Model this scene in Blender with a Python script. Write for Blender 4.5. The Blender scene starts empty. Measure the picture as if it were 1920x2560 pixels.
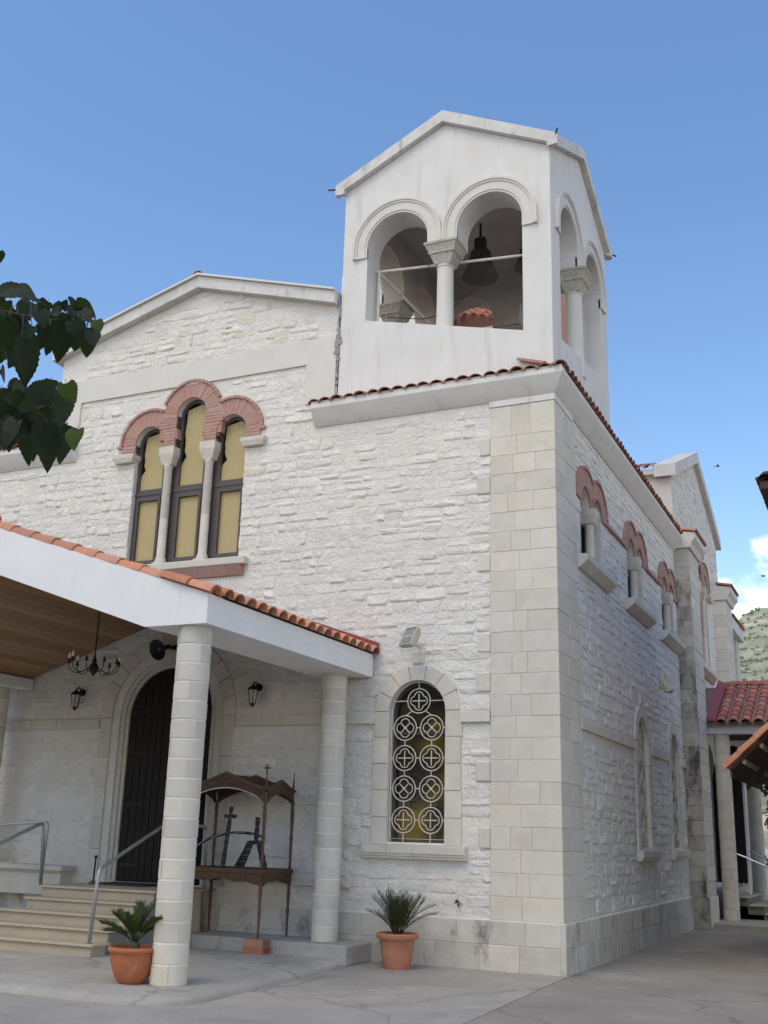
import bpy, bmesh, math, random
from mathutils import Matrix, Vector, geometry

# ------------------------------------------------------------------ camera, sky, sun, exposure
scene = bpy.context.scene
COL = scene.collection
R = math.radians

cam_data = bpy.data.cameras.new("camera")
cam = bpy.data.objects.new("camera", cam_data)
COL.objects.link(cam)
right = Vector((0.909308, 0.415209, 0.027573))
down = Vector((-0.094723, 0.271055, -0.957892))
fwd = Vector((-0.405199, 0.868407, 0.285802))
m = Matrix.Identity(4)
for i in range(3):
    m[i][0] = right[i]; m[i][1] = -down[i]; m[i][2] = -fwd[i]
m[0][3], m[1][3], m[2][3] = 3.9518, -14.0694, 1.6
cam.matrix_world = m
cam_data.sensor_fit = 'VERTICAL'
cam_data.sensor_height = 24.0
cam_data.lens = 2713.96 / 2560 * 24.0
cam_data.clip_start = 0.1
cam_data.clip_end = 5000
scene.camera = cam

SUN_EL, SUN_AZ = 58.0, 192.0      # azimuth clockwise from +Y, where the light comes from
world = bpy.data.worlds.new("World")
scene.world = world
world.use_nodes = True
wn = world.node_tree; wn.nodes.clear()
def wnode(t, **kw):
    n = wn.nodes.new(t)
    for k, v in kw.items(): setattr(n, k, v)
    return n
wout = wnode('ShaderNodeOutputWorld'); wbg = wnode('ShaderNodeBackground')
wbg.inputs['Strength'].default_value = 0.15
sky = wnode('ShaderNodeTexSky', sky_type='NISHITA', sun_disc=False)
sky.sun_elevation = R(SUN_EL); sky.sun_rotation = R(SUN_AZ)
sky.air_density = 1.0; sky.dust_density = 0.6; sky.ozone_density = 2.0; sky.altitude = 200
tc = wnode('ShaderNodeTexCoord')
sep = wnode('ShaderNodeSeparateXYZ'); wn.links.new(tc.outputs['Generated'], sep.inputs[0])
cn = wnode('ShaderNodeTexNoise'); cn.inputs['Scale'].default_value = 9.0; cn.inputs['Detail'].default_value = 9; cn.inputs['Roughness'].default_value = 0.62
cmap = wnode('ShaderNodeMapping'); cmap.inputs['Scale'].default_value = (1, 1, 1.7); cmap.inputs['Location'].default_value = (0.31, 0.1, 0.0)
wn.links.new(tc.outputs['Generated'], cmap.inputs[0]); wn.links.new(cmap.outputs[0], cn.inputs['Vector'])
def wmath(op, a, b=None):
    n = wnode('ShaderNodeMath', operation=op)
    for i, x in enumerate((a, b)):
        if x is None: continue
        if isinstance(x, (int, float)): n.inputs[i].default_value = x
        else: wn.links.new(x, n.inputs[i])
    return n.outputs[0]
# cumulus bank along the horizon: billows up to about 13 degrees
el = wmath('SUBTRACT', 0.240, sep.outputs['Z'])
cl = wmath('ADD', wmath('MULTIPLY', el, 9.0), wmath('MULTIPLY', wmath('SUBTRACT', cn.outputs['Fac'], 0.5), 2.2))
mr = wnode('ShaderNodeMapRange', interpolation_type='SMOOTHSTEP')
mr.inputs['From Min'].default_value = -0.08; mr.inputs['From Max'].default_value = 0.42
wn.links.new(cl, mr.inputs['Value'])
mixc = wnode('ShaderNodeMix', data_type='RGBA')
wn.links.new(mr.outputs[0], mixc.inputs['Factor'])
hs = wnode('ShaderNodeHueSaturation'); hs.inputs['Saturation'].default_value = 1.22; hs.inputs['Hue'].default_value = 0.508
wn.links.new(sky.outputs[0], hs.inputs['Color'])
wn.links.new(hs.outputs[0], mixc.inputs['A'])
mixc.inputs['B'].default_value = (7.6, 7.7, 7.9, 1)
wn.links.new(mixc.outputs['Result'], wbg.inputs['Color'])
wn.links.new(wbg.outputs[0], wout.inputs['Surface'])

sun_data = bpy.data.lights.new("sun", 'SUN')
sun_data.energy = 0.75; sun_data.angle = R(40); sun_data.color = (1.0, 0.93, 0.82)
sun = bpy.data.objects.new("sun", sun_data); COL.objects.link(sun)
sdir = Vector((math.sin(R(SUN_AZ)) * math.cos(R(SUN_EL)), math.cos(R(SUN_AZ)) * math.cos(R(SUN_EL)), math.sin(R(SUN_EL))))
sun.rotation_euler = sdir.to_track_quat('Z', 'Y').to_euler()
sun.location = (-10, -20, 30)

vs = scene.view_settings
vs.view_transform = 'Standard'; vs.look = 'None'; vs.exposure = 0.96; vs.gamma = 1.0; vs.use_curve_mapping = False
vs.use_white_balance = True; vs.white_balance_temperature = 8300; vs.white_balance_tint = 5
scene.render.engine = 'CYCLES'
scene.cycles.max_bounces = 6

# ------------------------------------------------------------------ materials
MATS = {}
def mat(name, c1, c2=None, scale=6.0, detail=6, rough=0.85, bump=0.0, bscale=40.0, rv=0.0, attr=False,
        stain=None, sscale=2.0, sz=1.0, samt=0.5, sthr=0.55, metal=0.0, spec=0.3, trans=None, alpha=None, stretch=(1, 1, 1), bdist=0.01):
    mt = bpy.data.materials.new(name); mt.use_nodes = True
    nt = mt.node_tree; N = nt.nodes; Lk = nt.links
    b = N['Principled BSDF']
    b.inputs['Roughness'].default_value = rough; b.inputs['Metallic'].default_value = metal
    b.inputs['Specular IOR Level'].default_value = spec
    co = N.new('ShaderNodeTexCoord'); mp = N.new('ShaderNodeMapping'); mp.inputs['Scale'].default_value = stretch
    oi = N.new('ShaderNodeObjectInfo')
    av = N.new('ShaderNodeVectorMath'); av.operation = 'ADD'
    Lk.new(co.outputs['Object'], av.inputs[0])
    if rv > 0:
        mu = N.new('ShaderNodeMath'); mu.operation = 'MULTIPLY'; mu.inputs[1].default_value = 37.0
        Lk.new(oi.outputs['Random'], mu.inputs[0]); Lk.new(mu.outputs[0], av.inputs[1])
    Lk.new(av.outputs[0], mp.inputs[0])
    no = N.new('ShaderNodeTexNoise'); no.inputs['Scale'].default_value = scale; no.inputs['Detail'].default_value = detail; no.inputs['Roughness'].default_value = 0.6
    Lk.new(mp.outputs[0], no.inputs['Vector'])
    rmp = N.new('ShaderNodeMapRange'); rmp.inputs['From Min'].default_value = 0.32; rmp.inputs['From Max'].default_value = 0.68
    Lk.new(no.outputs['Fac'], rmp.inputs['Value'])
    mx = N.new('ShaderNodeMix'); mx.data_type = 'RGBA'
    mx.inputs['A'].default_value = (*c1, 1); mx.inputs['B'].default_value = (*(c2 or c1), 1)
    Lk.new(rmp.outputs[0], mx.inputs['Factor'])
    out = mx.outputs['Result']
    if stain:
        s1 = N.new('ShaderNodeMapping'); s1.inputs['Scale'].default_value = (1, 1, sz)
        Lk.new(co.outputs['Object'], s1.inputs[0])
        sn = N.new('ShaderNodeTexNoise'); sn.inputs['Scale'].default_value = sscale; sn.inputs['Detail'].default_value = 8; sn.inputs['Roughness'].default_value = 0.7
        Lk.new(s1.outputs[0], sn.inputs['Vector'])
        sr = N.new('ShaderNodeMapRange'); sr.inputs['From Min'].default_value = sthr; sr.inputs['From Max'].default_value = sthr + 0.14; sr.inputs['To Max'].default_value = samt
        Lk.new(sn.outputs['Fac'], sr.inputs['Value'])
        m2 = N.new('ShaderNodeMix'); m2.data_type = 'RGBA'; m2.inputs['B'].default_value = (*stain, 1)
        Lk.new(sr.outputs[0], m2.inputs['Factor']); Lk.new(out, m2.inputs['A']); out = m2.outputs['Result']
    if attr:
        at = N.new('ShaderNodeAttribute'); at.attribute_name = 'tint'
        m3 = N.new('ShaderNodeMix'); m3.data_type = 'RGBA'; m3.blend_type = 'MULTIPLY'; m3.inputs['Factor'].default_value = 1
        Lk.new(out, m3.inputs['A']); Lk.new(at.outputs['Color'], m3.inputs['B']); out = m3.outputs['Result']
    if rv > 0:
        r1 = N.new('ShaderNodeMapRange'); r1.inputs['To Min'].default_value = 1 - rv; r1.inputs['To Max'].default_value = 1 + rv * 0.5
        Lk.new(oi.outputs['Random'], r1.inputs['Value'])
        hv = N.new('ShaderNodeHueSaturation'); Lk.new(r1.outputs[0], hv.inputs['Value']); Lk.new(out, hv.inputs['Color'])
        # a second, decorrelated random drives saturation
        f1 = N.new('ShaderNodeMath'); f1.operation = 'MULTIPLY'; f1.inputs[1].default_value = 7.31; Lk.new(oi.outputs['Random'], f1.inputs[0])
        f2 = N.new('ShaderNodeMath'); f2.operation = 'FRACT'; Lk.new(f1.outputs[0], f2.inputs[0])
        r2 = N.new('ShaderNodeMapRange'); r2.inputs['To Min'].default_value = 0.88; r2.inputs['To Max'].default_value = 1.12; Lk.new(f2.outputs[0], r2.inputs['Value'])
        Lk.new(r2.outputs[0], hv.inputs['Saturation']); out = hv.outputs[0]
    Lk.new(out, b.inputs['Base Color'])
    if bump > 0:
        bn = N.new('ShaderNodeTexNoise'); bn.inputs['Scale'].default_value = bscale; bn.inputs['Detail'].default_value = 7; bn.inputs['Roughness'].default_value = 0.62
        Lk.new(mp.outputs[0], bn.inputs['Vector'])
        bp = N.new('ShaderNodeBump'); bp.inputs['Strength'].default_value = bump; bp.inputs['Distance'].default_value = bdist
        Lk.new(bn.outputs['Fac'], bp.inputs['Height']); Lk.new(bp.outputs[0], b.inputs['Normal'])
    if trans:
        tb = N.new('ShaderNodeBsdfTranslucent'); tb.inputs['Color'].default_value = (*trans, 1)
        ms = N.new('ShaderNodeMixShader'); ms.inputs[0].default_value = 0.35
        Lk.new(b.outputs[0], ms.inputs[1]); Lk.new(tb.outputs[0], ms.inputs[2]); Lk.new(ms.outputs[0], N['Material Output'].inputs['Surface'])
    if alpha is not None:
        b.inputs['Alpha'].default_value = alpha
    MATS[name] = mt
    return mt

mat('whitewashed_stone', (.76, .74, .70), (.68, .66, .62), 5, rough=.9, bump=1.0, bscale=14, attr=True, bdist=.035, spec=.15)
mat('lime_mortar', (.74, .72, .68), (.67, .65, .61), 5, rough=.95, bump=1.0, bscale=24, bdist=.025, spec=.1)
mat('ashlar', (.66, .625, .555), (.575, .545, .48), 3.5, rough=.9, bump=.5, bscale=30, rv=.08, stain=(.58, .46, .31), sscale=2.6, samt=.6, sthr=.57, spec=.15)
mat('ashlar_weathered', (.52, .49, .43), (.40, .38, .335), 3.5, rough=.92, bump=.5, bscale=40, rv=.22, stain=(.075, .07, .066), sscale=2.4, samt=.85, sthr=.50, sz=.5, spec=.12)
mat('plinth_stone', (.60, .57, .51), (.50, .475, .43), 4, rough=.93, bump=.5, bscale=30, rv=.12, stain=(.10, .095, .09), sscale=2.6, samt=.75, sthr=.555, sz=.5, spec=.12)
mat('trim_stone', (.62, .59, .52), (.53, .505, .45), 4, rough=.9, bump=.3, bscale=45, stain=(.25, .23, .2), sscale=3, samt=.3, sthr=.6, spec=.15)
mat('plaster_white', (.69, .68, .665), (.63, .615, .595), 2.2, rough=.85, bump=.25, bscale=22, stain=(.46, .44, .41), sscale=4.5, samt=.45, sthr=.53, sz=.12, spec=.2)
mat('plaster_cream', (.66, .64, .595), (.60, .58, .54), 1.8, rough=.9, bump=.25, bscale=30, stain=(.46, .44, .40), sscale=3.2, samt=.35, sthr=.56, sz=.35, spec=.15)
mat('raking_cornice', (.66, .65, .63), (.55, .54, .52), 3, rough=.92, bump=.4, bscale=25, stain=(.25, .24, .23), sscale=6, samt=.6, sthr=.54, sz=.3, spec=.12)
mat('beam_white', (.82, .815, .80), (.77, .765, .75), 2, rough=.8, bump=.15, bscale=30, stain=(.56, .55, .53), sscale=6, samt=.3, sthr=.57, sz=.12, spec=.25)
mat('mortar_white', (.74, .73, .70), (.69, .68, .65), 12, rough=.95, bump=.4, bscale=50)
mat('drum_stone', (.64, .605, .53), (.58, .545, .475), 6, rough=.9, bump=.3, bscale=60, rv=.12, spec=.15)
mat('clay_tile', (.47, .215, .16), (.37, .165, .125), 7, rough=.85, bump=.35, bscale=50, rv=.24, stain=(.20, .15, .13), sscale=9, samt=.6, sthr=.56)
mat('orange_tile', (.62, .275, .17), (.52, .23, .145), 8, rough=.8, bump=.3, bscale=50, rv=.2, stain=(.30, .2, .16), sscale=9, samt=.4, sthr=.6)
mat('red_tile', (.45, .185, .15), (.36, .145, .12), 7, rough=.8, bump=.3, bscale=50, rv=.2, stain=(.30, .26, .23), sscale=8, samt=.6, sthr=.6)
mat('pink_brick', (.455, .275, .235), (.405, .24, .205), 9, rough=.9, bump=.35, bscale=50, rv=.07)
mat('pink_mortar', (.41, .23, .19), (.36, .20, .165), 9, rough=.95, bump=.3, bscale=50)
mat('flashing_red', (.30, .06, .065), (.24, .05, .055), 4, rough=.5)
mat('bronze_frame', (.085, .070, .068), (.07, .058, .056), 5, rough=.45, spec=.4)
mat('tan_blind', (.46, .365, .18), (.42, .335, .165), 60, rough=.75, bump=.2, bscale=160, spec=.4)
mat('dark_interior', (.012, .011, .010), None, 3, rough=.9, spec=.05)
mat('dark_gap', (.03, .026, .022), None, 3, rough=.5)
mat('grille_paint', (.60, .58, .50), None, 8, rough=.5, stain=(.45, .36, .22), sscale=12, samt=.4, sthr=.62)
mat('step_marble', (.50, .44, .345), (.44, .385, .30), 5, rough=.55, bump=.1, bscale=60, stain=(.33, .29, .23), sscale=4, samt=.4, sthr=.6)
mat('step_riser', (.46, .39, .30), (.40, .34, .265), 5, rough=.7, bump=.1, bscale=60)
mat('rubble_dark', (.22, .215, .2), (.15, .145, .135), 9, rough=.95, bump=.8, bscale=20)
mat('steel_pipe', (.42, .44, .46), (.33, .35, .37), 20, rough=.42, metal=.7)
mat('chrome', (.65, .66, .68), None, 20, rough=.2, metal=1.0)
mat('door_wood', (.014, .010, .008), (.009, .007, .006), 6, rough=.6, bump=.3, bscale=30, stretch=(6, 6, .6))
mat('iron_black', (.012, .012, .012), (.018, .016, .015), 20, rough=.5)
mat('pine_plank', (.40, .235, .13), (.30, .175, .095), 7, rough=.6, bump=.2, bscale=30, rv=.3, stain=(.04, .018, .009), sscale=14, samt=.9, sthr=.68, stretch=(8, .7, 8))
mat('walnut', (.135, .078, .045), (.085, .05, .03), 8, rough=.55, bump=.4, bscale=40, stretch=(3, 3, 1))
mat('carved_walnut', (.12, .07, .04), (.05, .03, .018), 22, rough=.6, bump=1.0, bscale=38, bdist=.02)
mat('bead_white', (.75, .74, .70), None, 5, rough=.4)
mat('black_wrap', (.02, .019, .02), (.035, .033, .034), 30, rough=.8, bump=.6, bscale=50)
mat('silver_wire', (.55, .55, .57), None, 10, rough=.4, metal=.6)
mat('terracotta', (.46, .155, .075), (.38, .125, .062), 6, rough=.75, bump=.25, bscale=60, stain=(.50, .36, .28), sscale=7, samt=.35, sthr=.57, sz=.5)
mat('terracotta_pale', (.48, .20, .125), (.40, .165, .105), 6, rough=.8, bump=.25, bscale=60, stain=(.52, .38, .30), sscale=7, samt=.35, sthr=.57, sz=.5)
mat('hollow_brick', (.42, .185, .13), (.34, .15, .11), 9, rough=.9, bump=.4, bscale=50, rv=.1)
mat('soil', (.05, .038, .028), (.03, .024, .018), 30, rough=1, bump=1, bscale=60)
mat('cycad_leaf', (.045, .075, .022), (.03, .052, .018), 9, rough=.5, spec=.4, trans=(.08, .14, .02), rv=.2)
mat('palm_leaf', (.05, .065, .035), (.075, .075, .04), 9, rough=.6, trans=(.07, .09, .02), rv=.25)
mat('mulberry_leaf', (.020, .036, .016), (.013, .024, .012), 30, rough=.45, spec=.4, trans=(.035, .07, .012), rv=.3, bump=.4, bscale=40)
mat('young_leaf', (.06, .10, .02), (.045, .08, .018), 30, rough=.5, spec=.4, trans=(.14, .21, .02), rv=.3)
mat('dry_leaf', (.26, .19, .10), (.20, .14, .07), 9, rough=.8)
mat('bark', (.10, .08, .06), (.06, .05, .04), 12, rough=.95, bump=.8, bscale=25, stretch=(3, 3, .7))
mat('bell_bronze', (.085, .078, .066), (.06, .056, .048), 9, rough=.5, metal=.4)
mat('rusty_white', (.66, .63, .58), (.55, .5, .45), 8, rough=.7, stain=(.30, .13, .06), sscale=7, samt=.85, sthr=.55)
mat('net', (.05, .045, .04), None, 3, rough=1, alpha=.16)
mat('plaster_dimmed', (.54, .50, .45), (.44, .405, .365), 2, rough=.95, bump=.4, bscale=20)  # unpainted plaster inside the tower, colour darkened to dim the interior
mat('pink_render', (.50, .27, .21), (.44, .235, .185), 2, rough=.9, bump=.2, bscale=30)
mat('carved_capital', (.60, .57, .50), (.40, .375, .32), 28, rough=.9, bump=1.0, bscale=34, bdist=.03)
mat('flood_case', (.52, .51, .40), (.45, .44, .35), 8, rough=.5)
mat('flood_glass', (.16, .17, .16), (.30, .31, .30), 7, rough=.12, spec=.6)
mat('lamp_glass', (.50, .49, .46), None, 7, rough=.25, spec=.5)
mat('candle_white', (.78, .77, .73), None, 7, rough=.4)
mat('roof_underlay', (.28, .20, .17), (.2, .15, .13), 6, rough=.95, bump=.4, bscale=30)
mat('timber_dark', (.085, .045, .03), (.06, .033, .022), 8, rough=.75, bump=.3, bscale=30)
mat('timber_pale', (.40, .33, .25), (.33, .27, .2), 8, rough=.8)
mat('shade_leaf', (.035, .062, .02), (.022, .04, .014), 6, rough=.6, trans=(.06, .10, .02), rv=.2)
mat('bird_black', (.02, .02, .022), None, 5, rough=.7)
mat('silhouette_tile', (.05, .03, .025), (.035, .022, .018), 9, rough=.9)  # shade put into the tile colour, so the eave corner reads as a silhouette
mat('tile_hollow_shade', (.055, .042, .036), None, 9, rough=1)  # dark brown standing for the shade inside the tile hollows
mat('black_paint', (.008, .008, .009), None, 5, rough=.45)

# glass of the grille windows: dark with an amber patch
def glass_mat():
    mt = bpy.data.materials.new('window_glass'); mt.use_nodes = True; nt = mt.node_tree; N = nt.nodes; Lk = nt.links
    b = N['Principled BSDF']; b.inputs['Roughness'].default_value = .16; b.inputs['Specular IOR Level'].default_value = .3
    co = N.new('ShaderNodeTexCoord'); no = N.new('ShaderNodeTexNoise'); no.inputs['Scale'].default_value = 1.7; no.inputs['Detail'].default_value = 2
    Lk.new(co.outputs['Object'], no.inputs['Vector'])
    rp = N.new('ShaderNodeValToRGB')
    e = rp.color_ramp.elements
    e[0].position = .42; e[0].color = (.012, .010, .009, 1); e[1].position = .68; e[1].color = (.17, .115, .012, 1)
    k = rp.color_ramp.elements.new(.54); k.color = (.035, .028, .012, 1)
    Lk.new(no.outputs['Fac'], rp.inputs[0]); Lk.new(rp.outputs[0], b.inputs['Base Color'])
    MATS['window_glass'] = mt
glass_mat()
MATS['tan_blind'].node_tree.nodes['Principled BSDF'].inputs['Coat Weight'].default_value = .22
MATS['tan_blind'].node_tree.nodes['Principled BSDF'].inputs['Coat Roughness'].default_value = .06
def concrete_mat(name, c1, c2, pale, dark, seed):
    mt = bpy.data.materials.new(name); mt.use_nodes = True; nt = mt.node_tree; N = nt.nodes; Lk = nt.links
    b = N['Principled BSDF']; b.inputs['Roughness'].default_value = .92; b.inputs['Specular IOR Level'].default_value = .2
    co = N.new('ShaderNodeTexCoord'); mp = N.new('ShaderNodeMapping'); mp.inputs['Location'].default_value = (seed * 3.1, seed * 1.7, 0)
    Lk.new(co.outputs['Object'], mp.inputs[0])
    def noise(s_, d, r=.62):
        n = N.new('ShaderNodeTexNoise'); n.inputs['Scale'].default_value = s_; n.inputs['Detail'].default_value = d; n.inputs['Roughness'].default_value = r
        Lk.new(mp.outputs[0], n.inputs['Vector']); return n.outputs['Fac']
    def rng(x, a, c, m=1.0):
        r = N.new('ShaderNodeMapRange'); r.inputs['From Min'].default_value = a; r.inputs['From Max'].default_value = c; r.inputs['To Max'].default_value = m
        Lk.new(x, r.inputs['Value']); return r.outputs[0]
    def mix(f_, A, B):
        m_ = N.new('ShaderNodeMix'); m_.data_type = 'RGBA'; Lk.new(f_, m_.inputs['Factor'])
        for k, x in (('A', A), ('B', B)):
            if isinstance(x, tuple): m_.inputs[k].default_value = (*x, 1)
            else: Lk.new(x, m_.inputs[k])
        return m_.outputs['Result']
    c = mix(rng(noise(.75, 9), .36, .66), c1, c2)
    c = mix(rng(noise(.35, 10, .7), .53, .66, .75), c, pale)
    c = mix(rng(noise(1.9, 10, .72), .56, .70, .65), c, dark)
    c = mix(rng(noise(48, 4), .52, .72, .35), c, dark)
    c = mix(rng(noise(95, 2), .60, .75, .5), c, pale)
    # hairline cracks
    wv = N.new('ShaderNodeTexVoronoi'); wv.feature = 'DISTANCE_TO_EDGE'; wv.inputs['Scale'].default_value = .2
    ad = N.new('ShaderNodeVectorMath'); ad.operation = 'ADD'
    nv = N.new('ShaderNodeTexNoise'); nv.inputs['Scale'].default_value = 1.8; nv.inputs['Detail'].default_value = 8; Lk.new(mp.outputs[0], nv.inputs['Vector'])
    sc_ = N.new('ShaderNodeVectorMath'); sc_.operation = 'SCALE'; sc_.inputs['Scale'].default_value = .55
    Lk.new(nv.outputs['Color'], sc_.inputs[0]); Lk.new(mp.outputs[0], ad.inputs[0]); Lk.new(sc_.outputs[0], ad.inputs[1]); Lk.new(ad.outputs[0], wv.inputs['Vector'])
    cr = N.new('ShaderNodeMapRange'); cr.inputs['From Min'].default_value = .0015; cr.inputs['From Max'].default_value = .006; cr.inputs['To Min'].default_value = .28; cr.inputs['To Max'].default_value = 0
    Lk.new(wv.outputs['Distance'], cr.inputs['Value'])
    c = mix(cr.outputs[0], c, tuple(x * .4 for x in dark))
    Lk.new(c, b.inputs['Base Color'])
    bp = N.new('ShaderNodeBump'); bp.inputs['Strength'].default_value = .5; bp.inputs['Distance'].default_value = .012
    Lk.new(noise(38, 8, .7), bp.inputs['Height']); Lk.new(bp.outputs[0], b.inputs['Normal'])
    MATS[name] = mt
concrete_mat('concrete', (.37, .35, .32), (.285, .27, .248), (.47, .455, .425), (.20, .19, .172), 1)
concrete_mat('concrete_dark', (.30, .28, .252), (.225, .21, .19), (.39, .37, .34), (.155, .146, .132), 2)
concrete_mat('slab_concrete', (.40, .385, .355), (.31, .298, .275), (.49, .475, .445), (.21, .20, .185), 3)
def hill_mat():
    mt = bpy.data.materials.new('hillside'); mt.use_nodes = True; nt = mt.node_tree; N = nt.nodes; Lk = nt.links
    b = N['Principled BSDF']; b.inputs['Roughness'].default_value = 1; b.inputs['Specular IOR Level'].default_value = .05
    co = N.new('ShaderNodeTexCoord')
    n1 = N.new('ShaderNodeTexNoise'); n1.inputs['Scale'].default_value = .09; n1.inputs['Detail'].default_value = 8; n1.inputs['Roughness'].default_value = .7
    Lk.new(co.outputs['Object'], n1.inputs['Vector'])
    rp = N.new('ShaderNodeValToRGB'); e = rp.color_ramp.elements
    e[0].position = .40; e[0].color = (.21, .235, .16, 1); e[1].position = .66; e[1].color = (.42, .42, .33, 1)  # pale ramp: distance haze is mixed into the hill colour
    Lk.new(n1.outputs['Fac'], rp.inputs[0])
    n2 = N.new('ShaderNodeTexNoise'); n2.inputs['Scale'].default_value = .06; n2.inputs['Detail'].default_value = 6
    mp_ = N.new('ShaderNodeMapping'); mp_.inputs['Scale'].default_value = (.35, .35, 3.2); Lk.new(co.outputs['Object'], mp_.inputs[0]); Lk.new(mp_.outputs[0], n2.inputs['Vector'])
    r2_ = N.new('ShaderNodeMapRange'); r2_.inputs['From Min'].default_value = .53; r2_.inputs['From Max'].default_value = .58; r2_.inputs['To Max'].default_value = .8; Lk.new(n2.outputs['Fac'], r2_.inputs['Value'])
    mx_ = N.new('ShaderNodeMix'); mx_.data_type = 'RGBA'; Lk.new(r2_.outputs[0], mx_.inputs['Factor']); Lk.new(rp.outputs[0], mx_.inputs['A']); mx_.inputs['B'].default_value = (.58, .50, .38, 1)
    Lk.new(mx_.outputs['Result'], b.inputs['Base Color'])
    MATS['hillside'] = mt
hill_mat()

# ------------------------------------------------------------------ mesh tools
FRONT = lambda a, b, d: (a, -d, b)        # a along the facade, b up, d out of the west facade
SIDE = lambda a, b, d: (d, a, b)          # a along the side wall (+y), b up, d out of it (+x)
TOP = lambda a, b, d: (a, b, d)           # a=x, b=y, d=z

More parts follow.
